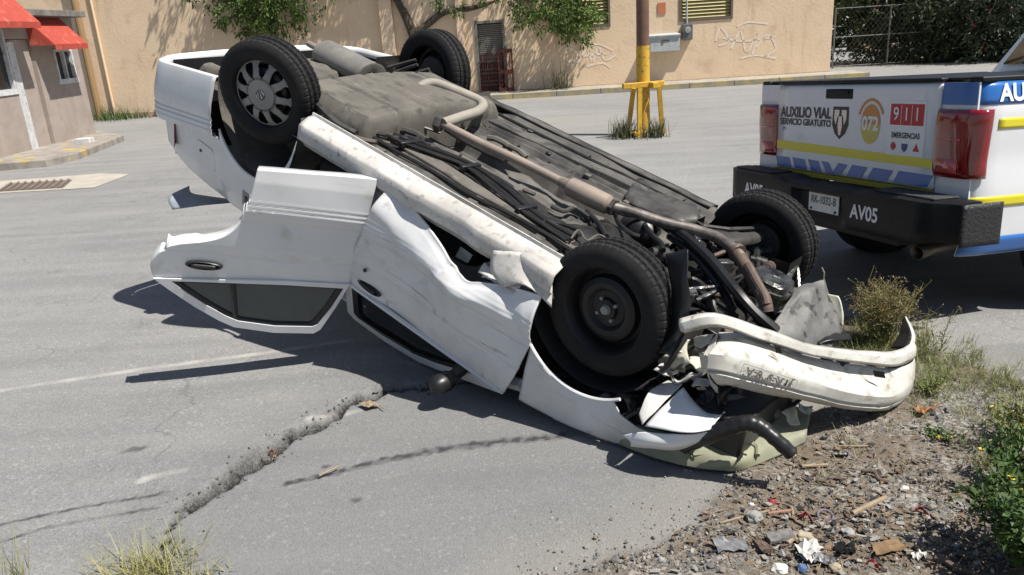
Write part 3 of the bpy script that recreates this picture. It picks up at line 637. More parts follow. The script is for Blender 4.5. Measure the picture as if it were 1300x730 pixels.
# ---- sills
def sill(s, m, nm):
    rows = []
    for x in lin(-.79, 1.0, 60):
        dent = .045*math.exp(-((x-.36)/.10)**2) + .03*math.exp(-((x-.74)/.10)**2) if s > 0 else 0
        k = .012*nz(x*7, s)
        rows.append([(x, s*(y - dent*f + k*f), z + dent*.35*f) for y, z, f in ((.655,.212,0),(.69,.178,.1),(.700,.160,.1),(.704,.160,.1),(.708,.176,.2),(.735,.182,.4),(.785,.212,1),(.792,.222,1),(.795,.285,1),(.790,.30,1),(.765,.315,1),(.745,.345,.8),(.72,.355,.6),(.62,.36,.2),(.62,.30,0))])
    return part(MB().grid(rows), nm, m, solid=.003)
sill(1, M_dirty, 'sill')['label'] = 'dented dirty white sill'; rows = [[(x, -y + .006*nz(x*6, 2), z + .008*nz(x*5, 7)) for y, z in ((.655,.214),(.69,.206),(.735,.212),(.765,.228),(.785,.26),(.785,.31),(.76,.35),(.62,.36))] for x in lin(-.79, 1.0, 50)]; part(MB().grid(rows), 'sill', M_pan, solid=.003)
q = MB(); q.tube([(x, -.768 + .006*nz(x*6, 2), .228 + .010*nz(x*5, 7)) for x in lin(-.79, 1.0, 50)], .009, 6); part(q, 'sill_seam', M_grease)
q = MB(); rows = sheet([[uc(628,316,1,.80), uc(660,320,1,.76), uc(705,340,1,.72)], [uc(624,345,1,.82), uc(655,345,1,.80), uc(700,362,1,.77)], [uc(640,365,1,.83), uc(668,362,1,.82), uc(700,392,1,.79)]], 4, .012, 9)
part(q.grid(rows), 'sill_end', M_dirty, solid=.004)
for (a, b_) in (((608,345),(652,372)), ((612,352),(660,366))):
    part(MB().grid(sheet([[uc(a[0],a[1],1,.80), uc((a[0]+b_[0])/2,(a[1]+b_[1])/2+3,1,.81), uc(b_[0],b_[1],1,.82)], [uc(a[0]+8,a[1]-12,1,.76), uc((a[0]+b_[0])/2+4,(a[1]+b_[1])/2-6,1,.78), uc(b_[0]+4,b_[1]-8,1,.8)]], 4, .01, 14)), 'torn_flange', M_dirty, solid=.003)
# ---- rear floor, rails, spare well
def rear_z(x, y):
    z = .36; d = math.hypot(x+1.72, (y-.12)*1.0); z -= .13*(1-sst(.27, .33, d)); z += .006*math.sin(d*60)*(1-sst(.2, .26, d))
    z -= .10*math.exp(-((abs(y)-.52)/.06)**4)*sst(-2.2, -2.1, x)
    return z + .006*nz(x*5, y*5) + .075*sst(-1.62, -2.1, x)
rows = [[(x, y, rear_z(x, y)) for y in lin(-.70, .70, 100)] for x in lin(-2.19, -.58, 90)]
part(MB().grid(rows), 'boot_floor', M_dust, solid=.004)
# ---- fuel tank: ribbed pillow
rows = []
for i in range(49):
    u = i/48; r = []
    for j in range(65):
        t = j/64; y = .60 - 1.10*t; x = -1.12 + .66*u + .05*(t-.3)
        e = min(u, 1-u)/.10; f = min(t, 1-t)/.08; k = (1-(1-min(1, e))**2.4)**.5 * (1-(1-min(1, f))**2.4)**.5
        z = .34 - .225*k + .016*max(0, 1-abs(((t*5.2+.3) % 1)-.5)/.10)*sst(.6, .9, k) - .035*math.sin(math.pi*t)*k + .01*nz(x*5, y*5)
        r.append((x, y, z))
    rows.append(r)
part(MB().grid(rows), 'fuel_tank', M_dust)['label'] = 'dusty grey ribbed fuel tank'
# flange around the tank, stiffener ahead of it
q = MB(); q.tube(smooth_path([uc(398,112,2,.2), uc(405,135,2,.2), uc(425,160,2,.21), uc(455,176,2,.22), uc(495,183,2,.22)], 6), .016, 6); part(q, 'fuel_line', M_dust)
q = MB(); q.tube(smooth_path([uc(405,108,2,.17), uc(398,125,2,.18), uc(412,142,2,.18), uc(430,158,2,.19), uc(452,170,2,.2)], 6), .022, 6); part(q, 'trailing_arm', M_soot)
# ---- silencer and exhaust run
a, b_ = uc(412,66,2,.2), uc(474,98,2,.2); d = (b_-a)
q = MB(); n1 = Vector((0,0,1)); s1 = d.cross(n1).normalized(); rows = []
for t, f in ((0,.3),(.01,.9),(.03,1),(.5,1.02),(.95,1),(.975,1.04),(.98,.9),(.96,.35)):
    rows.append([a + d*t + s1*math.cos(k)*.115*f + n1*math.sin(k)*.085*f for k in [2*math.pi*i/28 for i in range(28)]])
part(q.grid(rows, cv=True), 'silencer', mat('silencer_metal', (.25, .238, .212), (.17, .16, .143), rough=.55, metal=.3, scale=6))
q = MB(); q.tube([a + d*-.35 + n1*-.0, a + d*.05], .022, 10); part(q, 'tailpipe', M_exh)
q = MB(); q.tube(smooth_path([b_ - d*.06, b_ + d*.15, uc(500,108,2,.2)], 4), .024, 10); part(q, 'exhaust_pipe', M_exh)
loop = [uc(505,118,2,.2), uc(528,118,2,.14), uc(536,109,2,.10), uc(552,106,2,.08), uc(580,116,2,.09), uc(606,127,2,.10), uc(613,134,2,.10), uc(606,142,2,.10), uc(585,149,2,.11), uc(562,157,2,.12)]
q = MB(); q.tube(smooth_path(loop, 8), .031, 14); part(q, 'exhaust_loop', mat('dusty_pipe', (.30, .275, .23), (.24, .22, .19), rough=.7, scale=5))
q = MB(); c = uc(557,157,2,.13); q.lathe([(.001,-.02),(.045,-.02),(.048,-.014),(.048,.014),(.045,.02),(.001,.02)], 6, Matrix.Translation(c) @ Euler((0,0,R(70))).to_matrix().to_4x4()); part(q, 'pipe_flange', M_soot)
p0, p1, p2, p3 = uc(563,158,2,.13), uc(715,232,2,.14), uc(724,237,2,.14), uc(776,262,2,.14)
q = MB(); q.tube(smooth_path([p0, p0.lerp(p1,.33)+Vector((0,0,.003)), p0.lerp(p1,.66)-Vector((0,0,.003)), p1], 5), .0245, 12); part(q, 'exhaust_pipe', M_exh)
q = MB(); q.tube([p1.lerp(p2,-.5), p1.lerp(p2,.6), p2, p2.lerp(p3,.5), p3.lerp(p2,.08), p3], [.026,.034,.050,.052,.050,.028], 16); part(q, 'resonator', M_exh)
q = MB(); dd = (p3-p2).normalized(); q.tube([p3, p3+dd*.02], [.045,.045], 6); part(q, 'pipe_flange', M_soot)
run = [p3, uc(800,268,2,.14), uc(838,281,2,.14), uc(880,291,2,.13), uc(912,302,2,.12), uc(934,318,2,.11)]
q = MB(); q.tube(smooth_path(run, 6), [.027]*len(smooth_path(run, 6)), 12); part(q, 'front_pipe', mat('scorched_pipe', (.20, .175, .155), (.07, .062, .057), rough=.5, metal=.4, scale=10, lo=.4, hi=.6))
q = MB(); c = uc(936,320,2,.11); q.lathe([(.001,-.012),(.042,-.012),(.042,.012),(.001,.012)], 14, Matrix.Translation(c) @ Euler((0,0,R(-60))).to_matrix().to_4x4()); part(q, 'pipe_flange', M_exr)
dp = smooth_path([uc(936,322,2,.11), uc(948,340,2,.12), uc(960,362,2,.14), uc(970,380,2,.16), uc(973,396,2,.20)], 6)
q = MB(); q.tube(dp, [.030 + .004*abs(nz(i*.7)) for i in range(len(dp))], 12); part(q, 'down_pipe', M_exr)
q = MB(); q.tube([p + Vector((0, .010, -.018)) for p in dp[6:22]], [.018 + .012*abs(nz(i*.7)) for i in range(16)], 10); part(q, 'heat_wrap', M_exr)
# ---- heat shield flaps and the black bundle of lines along the tunnel
rows = sheet([[uc(640,215,2,.26), uc(680,232,2,.26), uc(715,255,2,.27), uc(770,275,2,.28)], [uc(650,232,2,.24), uc(690,250,2,.23), uc(720,268,2,.24), uc(765,285,2,.26)], [uc(668,238,2,.27), uc(700,262,2,.26), uc(735,280,2,.28), uc(770,296,2,.3)]], 5, .02, 9)
part(MB().grid(rows), 'heat_shield', M_dust, solid=.003)
for k in range(6):
    off = (k-2.5)*.016
    pts = [(uc(px, py, 2, .195) + Vector((0, off*w_, -.004*(k % 3)))) for px, py, w_ in ((498,172,1),(520,182,1.1),(560,196,1.2),(598,212,1),(640,242,1.5),(668,266,1.1),(700,288,1),(728,303,1.6))]
    q = MB(); q.tube(smooth_path(pts, 6), .0085, 6); part(q, 'fuel_line' if k < 2 else 'brake_line', M_grease if k % 2 else M_blk)
for (px, py) in ((520,182),(597,212),(668,265)):
    q = MB(); q.box(uc(px, py, 2, .188), (.03, .13, .03), rot=(0, 0, R(8))); part(q, 'line_clip', M_blk, bevel=.005)
rows = sheet([[uc(470,178,2,.215), uc(560,205,2,.21), uc(640,255,2,.21), uc(720,305,2,.22)], [uc(500,170,2,.22), uc(600,208,2,.225), uc(665,245,2,.23), uc(745,298,2,.24)]], 6, .012, 8)
part(MB().grid(rows), 'tunnel_cover', M_grease, solid=.004)
for (x0, y0, x1, y1, rr, m_) in ((505,165,540,178,.02,M_soot),(512,175,548,190,.016,M_grease),(620,175,650,190,.018,M_dust),(640,185,668,200,.016,M_dust)):
    q = MB(); A, B = uc(x0,y0,2,.2), uc(x1,y1,2,.2); q.tube([A, A.lerp(B,.3)+Vector((0,0,-.015)), A.lerp(B,.7)+Vector((0,0,-.015)), B], rr, 7); part(q, 'bracket', m_)
r3 = random.Random(31)
for i in range(46):                                                               # plugs, bolts and brackets
    x, y = r3.uniform(-.55, .98), r3.choice((1, -1))*r3.uniform(.18, .64); z = floor_z(x, y); q = MB()
    if i % 3 == 0: q.lathe([(.001,-.006),(.016,-.006),(.020,-.002),(.021,.004)], 14, Matrix.Translation((x, y, z)) @ Euler((R(90),0,0)).to_matrix().to_4x4()); part(q, 'drain_plug', M_grease)
    elif i % 3 == 1: q.lathe([(.001,-.012),(.008,-.012),(.009,.004)], 6, Matrix.Translation((x, y, z)) @ Euler((R(90),0,0)).to_matrix().to_4x4()); part(q, 'bolt', M_soot)
    else: q.box((x, y, z-.006), (r3.uniform(.03,.08), r3.uniform(.015,.04), .02), rot=(0, 0, r3.uniform(-.4,.4))); part(q, 'bracket', M_soot if i % 2 else M_dust, bevel=.004)
for s_ in (1, -1):                                                                # hand brake cables and crossmembers
    q = MB(); q.tube(smooth_path([(-.40, .10*s_, .21), (-.52, .22*s_, .19), (-.62, .48*s_, .20), (-.95, .56*s_, .22), (-1.15, .60*s_, .22)], 6), .008, 6); part(q, 'brake_cable', M_grease)
for x_ in (-.50, .30, .72):
    q = MB(); q.grid([[(x_+dx, y, floor_z(x_, y)-dz) for dx, dz in ((-.035,0),(-.025,.012),(.025,.012),(.035,0))] for y in lin(-.62, .62, 40)]); part(q, 'crossmember', M_pan if x_ > 0 else M_dust)
for (pts, rr, m_) in (([(700,262),(716,268),(730,264),(748,276)], .012, M_soot), ([(690,280),(712,284),(735,292)], .010, M_blk), ([(745,268),(760,284),(770,300)], .014, M_grease), ([(780,270),(786,284),(800,296),(812,300)], .012, M_blk), ([(760,262),(790,272),(815,276)], .009, M_soot), ([(565,165),(600,186),(640,205)], .010, M_grease), ([(470,168),(520,176),(540,172)], .009, M_grease)):
    q = MB(); q.tube(smooth_path([uc(px, py, 2, .19) for px, py in pts], 5), rr, 7); part(q, 'hose', m_)
rows = sheet([[uc(690,292,2,.24), uc(730,285,2,.22), uc(770,280,2,.24)], [uc(715,312,2,.22), uc(750,302,2,.2), uc(795,292,2,.22)], [uc(740,325,2,.26), uc(775,318,2,.25), uc(815,310,2,.27)]], 5, .03, 10)
part(MB().grid(rows), 'bulkhead_pad', M_grease, solid=.006)
# torn rubbery flap on the right edge of the floor
rows = sheet([[uc(810,225,2,.22), uc(850,250,2,.2), uc(885,262,2,.16), uc(889,275,2,.16)], [uc(800,240,2,.2), uc(835,262,2,.19), uc(868,276,2,.17), uc(884,284,2,.2)], [uc(790,250,2,.22), uc(825,272,2,.22), uc(860,286,2,.22), uc(880,292,2,.25)]], 5, .022, 11)
part(MB().grid(rows), 'underseal_flap', M_soot, solid=.006)
# ---- rear suspension
for (a_, b2, r_) in (((492,86),(528,76),.012),((500,92),(530,82),.012),((512,98),(545,88),.014),((522,110),(548,92),.013)):
    q = MB(); q.tube([uc(*a_,2,.22), uc(*b2,2,.12)], r_, 6); part(q, 'suspension_link', M_soot)
q = MB(); q.tube([(hRR.x, -.62, hRR.z), (hRR.x+.02, -.45, .34)], [.05,.035], 10); part(q, 'strut', M_blk)
q = MB(); q.tube([(hRR.x, -.60, hRR.z), (-.95, -.56, .30)], [.035,.03], 8); part(q, 'trailing_arm', M_grease)
q = MB(); q.tube(smooth_path([uc(556,112,2,.2), uc(560,125,2,.16), uc(572,130,2,.2)], 5), .008, 6); part(q, 'brake_hose', M_dust)
q = MB(); q.tube([(hRL.x, .66, hRL.z), (-1.15, .45, .36)], [.05,.035], 10); part(q, 'strut', M_blk)
q = MB(); q.tube([(hRL.x, .64, hRL.z), (-.88, .58, .30)], [.035,.03], 8); part(q, 'trailing_arm', M_soot)
q = MB(); q.tube(smooth_path([uc(394,95,2,.2), uc(402,100,2,.16), uc(398,112,2,.17), uc(408,118,2,.18)], 5), .012, 6); part(q, 'brake_hose', M_soot)
# ---- wheel houses
def house(A, s, m, y0, r0=None):
    rr = r0 or A[2]-.008
    rows = [[(A[0] + rr*math.cos(t), s*y, A[1] + rr*math.sin(t)) for t in lin(R(-12), R(192), 30)] for y in lin(.775 if A is AR else .74, y0, 6)]
    q = MB().grid(rows); last = rows[-1]; q.add(last + [(A[0], s*y0, A[1]-.03)], [(i, i+1, len(last)) for i in range(len(last)-1)])
    return part(q, 'wheel_house', m)
house(AR, 1, M_dust, .42); house(AR, -1, M_dust, .44); house(AF, 1, M_int, .46); house(AF, -1, M_grease, .46)
# ---- rear quarters
def q_lo(x): return max(arch(x, AR), .595 + .12*max(0, (-1.595-x)/.7) if x < -1.52 else .27)
def q_hi(x): return ip(x, [-2.25,-2.18,-2.08,-1.8,-1.3,-1.15], [.90,1.0,1.05,1.065,1.04,1.02]) if x < -1.14 else arch(x, AR)+.05
xs = lin(-2.25, -1.61, 24) + lin(-1.60, -1.15, 30) + lin(-1.13, -.782, 24)
def qp(x, z): return 0 - .014*sst(-1.5, -1.65, x) + .010*math.exp(-((math.hypot(x-AR[0], z-AR[1])-AR[2])/.035)**2)
for s in (1, -1):
    part(MB().grid(strip(xs, q_lo, q_hi, 26, s, qp, False)), 'rear_quarter', M_paint, solid=.004)
# flare lip round the arch
q = MB(); q.tube([(AR[0] + (AR[2]+.004)*math.cos(t), S(AR[0]+AR[2]*math.cos(t), .5)-.002, AR[1] + (AR[2]+.004)*math.sin(t)) for t in lin(R(62), R(142), 30)], .007, 6); part(q, 'arch_lip', M_paint)
# fuel flap
def sidepoly(pts, o, s=1): return [(x, s*(S(x, z)+o), z) for x, z in pts]
c = uc(258, 198, 1, .79); fx, fz = c.x, c.z
rr_ = [(fx+.105*sx*(1-.18*(abs(sz) > .9)), fz+.075*sz) for sx, sz in ((-1,-.75),(-.9,-1),(.9,-1),(1,-.75),(1,.75),(.9,1),(-.9,1),(-1,.75))]
part(MB().poly(sidepoly(rr_, -.0105)), 'fuel_flap', M_paint, smooth=False, solid=.004)
q = MB(); q.tube(sidepoly(rr_ + rr_[:1], -.0120), .0026, 5); part(q, 'flap_gap', M_blk)
q = MB(); q.tube([(fx-.06, S(fx,fz)-.012, fz-.01), (fx-.06, S(fx,fz)-.004, fz-.01)], .010, 10); part(q, 'flap_lock', M_soot)
# filler / seatbelt recess on the C pillar foot
q = MB(); c = uc(313,252,1,.78); q.box(c, (.075,.02,.11)); part(q, 'latch_plate', M_hub, bevel=.012)
q = MB(); q.box(c + Vector((.01,.008,0)), (.03,.012,.04)); part(q, 'door_latch', M_blk, bevel=.004)
# ---- rear bumper: swept section
def bump_path():
    P = []
    for t in lin(0, 1, 14): P.append((-1.595 - .545*t, .795 + .02*t, 0, 1))
    cx, cy, r = -2.14, .565, .25
    for a in lin(90, 178, 14)[1:]: P.append((cx + r*math.cos(R(a))*1.0, cy + r*math.sin(R(a)), math.cos(R(a)), math.sin(R(a))))
    for y in lin(.565, 0, 10)[1:]: P.append((-2.39 - .03*(1-(y/.565)**2), y, -1, 0))
    return P
bp = bump_path(); bp = bp + [(x, -y, nx, -ny) for x, y, nx, ny in bp[-2::-1]]
prof = [(-.07,.275),(-.045,.235),(-.030,.228),(-.010,.235),(.0,.262),(.010,.33),(.022,.40),(.026,.47),(.016,.50),(.022,.505),(.022,.525),(.015,.53),(.022,.535),(.022,.555),(.014,.562),(.018,.57),(.012,.605),(-.02,.612),(-.06,.61)]
BT = lambda x: .115*sst(-1.55, -2.45, x) if False else .125*max(0, min(1, (-1.595-x)/.75))
rows = [[(x + nx*o, y + ny*o, z + BT(x)) for o, z in prof] for x, y, nx, ny in bp]
part(MB().grid(rows), 'rear_bumper', M_paint, solid=.004, m2=M_blk, off=-1)['label'] = 'white ribbed rear bumper'
rows = [[(x*.985 + nx*o, y*.97 + ny*o, z + BT(x)) for o, z in ((-.09,.30),(-.12,.28),(-.13,.36),(-.09,.40))] for x, y, nx, ny in bp[16:-16]]
part(MB().grid(rows, cv=True), 'bumper_beam', M_dust)
q = MB(); q.add([(-2.22,-.70,.34),(-2.22,.70,.34),(-2.24,.68,1.0),(-2.24,-.68,1.0)], [(0,1,2,3)]); part(q, 'rear_panel', M_int, smooth=False, solid=.004)
for s in (1, -1):
    q = MB(); rows = [[(-2.245 - .03*math.sin(math.pi*j/8)*1, s*(.70-.28*i/8), .64+.24*j/8) for j in range(9)] for i in range(9)]; rows[0] = [(-2.10, s*.765, p[2]) for p in rows[0]]
    part(q.grid(rows), 'tail_lamp', mat('tail_lamp', (.22, .01, .012), rough=.15, spec=.7), solid=.004)
# ---- roof, pillars, glass (all crushed on the asphalt)
rows = [[(x, y, 1.30 - .05*(y/.58)**2 - .05*((x+.2)/.6)**2) for y in lin(-.58, .58, 24)] for x in lin(-.80, .38, 24)]
part(MB().grid(rows), 'roof', M_paint, solid=.004)
rows = [[(.38+.56*t, (.58+.10*t)*k, ip(t, [0,1], [1.22, .90]) + .02*nz(t*6, k*5)) for k in lin(-1, 1, 20)] for t in lin(0, 1, 14)]
part(MB().grid(rows), 'windscreen', mat('shattered_glass', (.10, .12, .12), (.35, .38, .38), rough=.3, scale=30, lo=.5, hi=.6, spec=.6), solid=.004)
rows = [[(-.80-.48*t, (.57+.08*t)*k, ip(t, [0,1], [1.24, 1.04])) for k in lin(-1, 1, 12)] for t in lin(0, 1, 8)]
part(MB().grid(rows), 'rear_window', M_cglass, solid=.004)
for s in (1, -1):
    q = MB(); q.tube([(.95,s*.72,.88),(.38,s*.585,1.23)], [.035,.03], 6); part(q, 'pillar', M_paint)
    q = MB(); q.tube([(-.80,s*.57,1.24),(-1.30,s*.68,1.0)], [.05,.10], 6); part(q, 'pillar', M_paint)
    q = MB(); q.box((-.18, s*.735, .70), (.10, .05, .70)); part(q, 'pillar', M_paint, bevel=.015)
    q = MB(); q.tube([(-.17,s*.71,1.0),(-.15,s*.59,1.25)], .032, 6); part(q, 'pillar', M_blk)
    q = MB(); q.tube([(.38,s*.585,1.235),(-.8,s*.575,1.245)], .03, 6); part(q, 'roof_rail', M_paint)
rows = [[(x, y, 1.06 - .03*(abs(y)/.66)**3 - .06*sst(-2.0,-2.26,x)) for y in lin(-.66, .66, 16)] for x in lin(-2.26, -1.28, 12)]
part(MB().grid(rows), 'boot_lid', M_paint, solid=.004)
# boot lid lip hanging behind the quarter
def cwp(px, py, Y): return cw(at(px, py, Y))
rows = sheet([[cwp(240,236,5.2), cwp(243,245,5.22), cwp(262,249,5.25), cwp(300,254,5.35)], [cwp(214,250,5.1), cwp(235,254,5.12), cwp(262,254,5.2), cwp(300,256,5.3)], [cwp(219,266,5.05), cwp(240,263,5.08), cwp(262,260,5.15), cwp(300,257,5.3)]], 4)
part(MB().grid(rows), 'boot_spoiler', mat('shaded_spoiler', (.25, .28, .33), (.18, .20, .24), rough=.4, scale=6), solid=.006)  # white boot lid in shade: the shade is put into this blue-grey colour
# ---- right-hand side, closed doors
def rlo(x): return .34
def rhi(x): return .93
for a, b_ in ((-.95, -.19), (-.17, .95)):
    o_ = part(MB().grid(strip(lin(a, b_, 24), rlo, rhi, 22, -1)), 'door', M_paint, solid=.02, off=1 if False else -1)
    q = MB(); q.box(((a*.82+b_*.18), -.80, .84), (.14, .03, .035)); part(q, 'handle', M_blk, o_, bevel=.01)
    xs_ = lin(a+.03, b_-.03, 8); q = MB(); q.grid([[(x if z < 1 else x*.86-.03, -S(x, z)+.01, z) for z in (.94, 1.08, 1.22)] for x in xs_]); part(q, 'window_glass', M_cglass, o_, solid=.004)
# cabin: seats and headlining dark
rows = [[(x, y, .37) for y in lin(-.68, .68, 4)] for x in lin(-.75, .95, 4)]; part(MB().grid(rows), 'carpet', M_int)
for (x, y) in ((.15,.36),(.15,-.36)):
    q = MB(); q.box((x, y, .50), (.48, .48, .16)); part(q, 'seat', M_int, bevel=.05)
    q = MB(); q.box((x-.30, y, .80), (.14, .46, .55), rot=(0, R(-14), 0)); part(q, 'seat_back', M_int, bevel=.05)
q = MB(); q.box((-.62, 0, .52), (.46, 1.2, .18)); part(q, 'rear_seat', M_int, bevel=.05)
q = MB(); q.box((-.90, 0, .80), (.14, 1.2, .55), rot=(0, R(-16), 0)); part(q, 'rear_seat_back', M_int, bevel=.05)
q = MB(); q.box((.80, 0, .78), (.30, 1.35, .28)); part(q, 'dashboard', M_int, bevel=.05)
q = MB(); q.add([uc(585,313,1,.70), uc(600,324,1,.70), uc(594,334,1,.70), uc(578,326,1,.70)], [(0,1,2,3)]); part(q, 'trim_tag', M_dirty, smooth=False, solid=.002)
# ---- front door (buckled, still shut)
def coons(bot, top, left, right, n, m):
    def pl(p, t):
        k = t*(len(p)-1); i = min(int(k), len(p)-2); f = k-i; return Vector(p[i]).lerp(Vector(p[i+1]), f)
    bot = smooth_path(bot, 4); top = smooth_path(top, 4); left = smooth_path(left, 4); right = smooth_path(right, 4); out = []
    for i in range(n+1):
        u = i/n; r = []
        for j in range(m+1):
            v = j/m
            r.append((1-v)*pl(bot,u)+v*pl(top,u)+(1-u)*pl(left,v)+u*pl(right,v) - ((1-u)*(1-v)*pl(bot,0)+u*(1-v)*pl(bot,1)+(1-u)*v*pl(top,0)+u*v*pl(top,1)))
        out.append(r)
    return out
v3 = lambda L: [(x, z, 0) for x, z in L]
g = coons(v3([(-.065,.265),(.13,.315),(.33,.375),(.52,.435),(.585,.45),(.66,.42),(.82,.365),(.965,.33)]), v3([(-.235,.885),(.15,.895),(.5,.91),(.90,.925)]), v3([(-.065,.265),(-.115,.50),(-.20,.72),(-.235,.885)]), v3([(.965,.33),(.985,.55),(.955,.75),(.90,.925)]), 70, 120)
rows = []
for r in g:
    rr_ = []
    for j, p in enumerate(r):
        x, z = p.x, p.y; v = j/120
        ff = (1-v)**1.5; o = .03 + .060*math.exp(-((x-.54)/.22)**2)*math.exp(-(v/.55)**2) + .030*(1-sst(-.2, .2, x))
        o -= .055*(1-sst(0, .20+.06*nz(x*3, 1), v))*(1-.5*sst(.6, .9, x))
        k1 = (x-.78) - .45*(v-.0); o -= .018*max(0, 1-abs(k1)/.06)*ff                              # fold line near the hinges
        k2 = (x-.30) + .55*(v-.35); o -= .010*max(0, 1-abs(k2)/.03)*(1-v)
        o += .004*nz(x*6, z*6, 2) + .003*nz(x*15, z*15, 5)*ff - .004*math.exp(-((z-.735)/.008)**2)
        rr_.append((x, S(x, max(z, .27)) + ribs(z)*.6*sst(.0,.2,v) + o, z))
    rows.append(rr_)
M_doorf = mat('scuffed_white', (.66, .665, .67), (.54, .53, .515), rough=.36, scale=3.2, coat=.25, lo=.42, hi=.72, col3=(.30, .26, .22), s3=8, lo3=.64, hi3=.80, rough2=.55, streak=[(1.6, (1.0, 1, 26), .62, .68, (.24, .21, .18)), (3, (1, 1, 14), .66, .78, (.42, .39, .36)), (2.2, (1, 1, 2.0), .57, .78, (.44, .42, .39))])
fd = part(MB().grid(rows), 'front_door', M_doorf, solid=.012, off=-1); fd['label'] = 'buckled and scuffed white front door'
def handle(c, u, n, par):
    """black flap handle: recessed oval with a grip"""
    u = Vector(u).normalized(); n = Vector(n).normalized(); w_ = n.cross(u); q = MB()
    rows = []
    for f, h in ((1.0, .001), (.97, .010), (.88, .014), (.80, .012), (.74, .004), (.0, .002)):
        rows.append([c + u*math.cos(a)*.092*f + w_*math.sin(a)*.025*f + n*h for a in [2*math.pi*k/32 for k in range(32)]])
    o = q.grid(rows, cv=True).build('handle', M_blk, par, fix=None)
    q = MB(); rows = [[c + u*s + w_*(.003 + .012*math.cos(a)) + n*(.008 + .014*max(0, math.sin(a))) for a in lin(0, math.pi, 8)] for s in lin(-.060, .060, 8)]; q.grid(rows).build('grip', M_blk, par, solid=.003)
c = uc(466,366,1,.82+.03); handle(Vector((c.x, S(c.x, .85)+.048, c.z)), (1, 0, .02), (0, 1, .12), fd)
q = MB(); c = uc(464,343,1,.86); q.tube([c, c+Vector((0,.008,0))], .011, 12); part(q, 'lock', M_soot, fd)
# window frame of the front door (open, glass down)
out = [(-.235,.885),(-.345,1.21),(-.30,1.245),(-.05,1.255),(.22,1.235),(.45,1.13),(.90,.925)]
inn = [(-.175,.90),(-.265,1.165),(-.24,1.185),(-.05,1.195),(.19,1.18),(.38,1.10),(.70,.935)]
def fy(x, z): return S(x, z) + .03 + .03*(1-sst(-.2,.2,x))
part(MB().ring([(x, fy(x,z), z) for x, z in out], [(x, fy(x,z)+.002, z) for x, z in inn]), 'window_frame', M_paint, fd, smooth=False, solid=.018)
def inset(L, f): cx = sum(p[0] for p in L)/len(L); cz = sum(p[1] for p in L)/len(L); return [(cx+(x-cx)*f, cz+(z-cz)*f) for x, z in L]
part(MB().ring([(x, fy(x,z)+.004, z) for x, z in inset(inn,1.02)], [(x, fy(x,z)-.004, z) for x, z in inset(inn,.88)]), 'window_seal', M_blk, fd, smooth=False, solid=.014)
part(MB().poly([(x, fy(x,z)-.012, z) for x, z in inset(inn,.95)]), 'window_glass', mat('door_glass_dark', (.01,.012,.013), rough=.05, spec=.6), fd, smooth=False)
# mirror
c = uc(563,484,1,.90); c = cw(at(563,485,3.52)); mrr = bpy.data.objects.new('door_mirror', None); COL.objects.link(mrr); mrr.parent = car; mrr.location = c
rows = [[(.055*math.sin(t)*math.cos(a), .085*math.cos(t), .055*math.sin(t)*math.sin(a)*.9) for a in [2*math.pi*k/16 for k in range(16)]] for t in lin(.02, math.pi-.02, 12)]
MB().grid(rows, cv=True).build('shell', M_blk, mrr); MB().tube([(0,-.05,0),(.0,-.16,-.04)], [.03,.04], 8).build('arm', M_blk, mrr)
# ---- rear door, swung open on its front hinges
PH = R(50); HX, HY = -.13, .80; DU = Vector((-math.cos(PH), math.sin(PH), 0)); DN = Vector((math.sin(PH), math.cos(PH), 0))
def dp_(u, z, o=0.0):
    b = S(HX-u*.3, min(z, .90)) - .80; return Vector((HX, HY, z)) + DU*u + DN*(b + o)
rd = bpy.data.objects.new('rear_door', None); COL.objects.link(rd); rd.parent = car; rd['label'] = 'white rear door hanging wide open'
g = coons(v3([(0,.255),(.3,.268),(.575,.278)]), v3([(.075,.885),(.4,.90),(.75,.93),(1.06,.955)]), v3([(0,.255),(.03,.5),(.05,.7),(.075,.885)]), v3([(.575,.278),(.60,.42),(.645,.575),(.72,.665),(.82,.71),(.955,.745),(1.03,.80),(1.075,.88),(1.06,.955)]), 50, 130)
rows = []
for r in g:
    rr_ = []
    for j, p in enumerate(r):
        o = ribs(p.y) + .003*nz(p.x*5, p.y*5) + .006*nz(p.x*2.2, p.y*3, 9) - .005*math.exp(-((p.y-.775)/.010)**2)
        if p.y < .34: o -= .0
        rr_.append(dp_(p.x, p.y, o))
    rows.append(rr_)
sk = part(MB().grid(rows), 'door_skin', M_paint, rd, solid=.085, off=-1)
inner = [[p - DN*.095 for p in r[26:-8]] for r in rows[3:-4]]
part(MB().grid(inner), 'inner_trim', M_int, rd, solid=.012)
c = dp_(.815, .85, .004); handle(c, DU, DN, rd)
out = [(.075,.885),(.135,1.04),(.205,1.195),(.24,1.225),(.45,1.24),(.66,1.222),(.74,1.185),(.86,1.11),(.98,1.02),(1.06,.955),(.75,.93),(.4,.90)]
inn = [(.105,.915),(.16,1.045),(.225,1.165),(.25,1.18),(.45,1.195),(.64,1.18),(.70,1.155),(.80,1.095),(.90,1.025),(.975,.962),(.72,.945),(.4,.925)]
part(MB().ring([dp_(*p) for p in out], [dp_(*p, .0) for p in inn]), 'window_frame', M_paint, rd, smooth=False, solid=.03)
part(MB().ring([dp_(*p, .005) for p in inset(inn,1.015)], [dp_(*p, -.004) for p in inset(inn,.915)]), 'window_seal', M_blk, rd, smooth=False, solid=.012)
part(MB().poly([dp_(*p, -.010) for p in inset(inn,.96)]), 'window_glass', M_cglass, rd, smooth=False, solid=.004)
q = MB(); q.tube([dp_(.675,.94,-.002), dp_(.655,1.18,-.002)], .014, 6); part(q, 'window_bar', M_blk, rd)
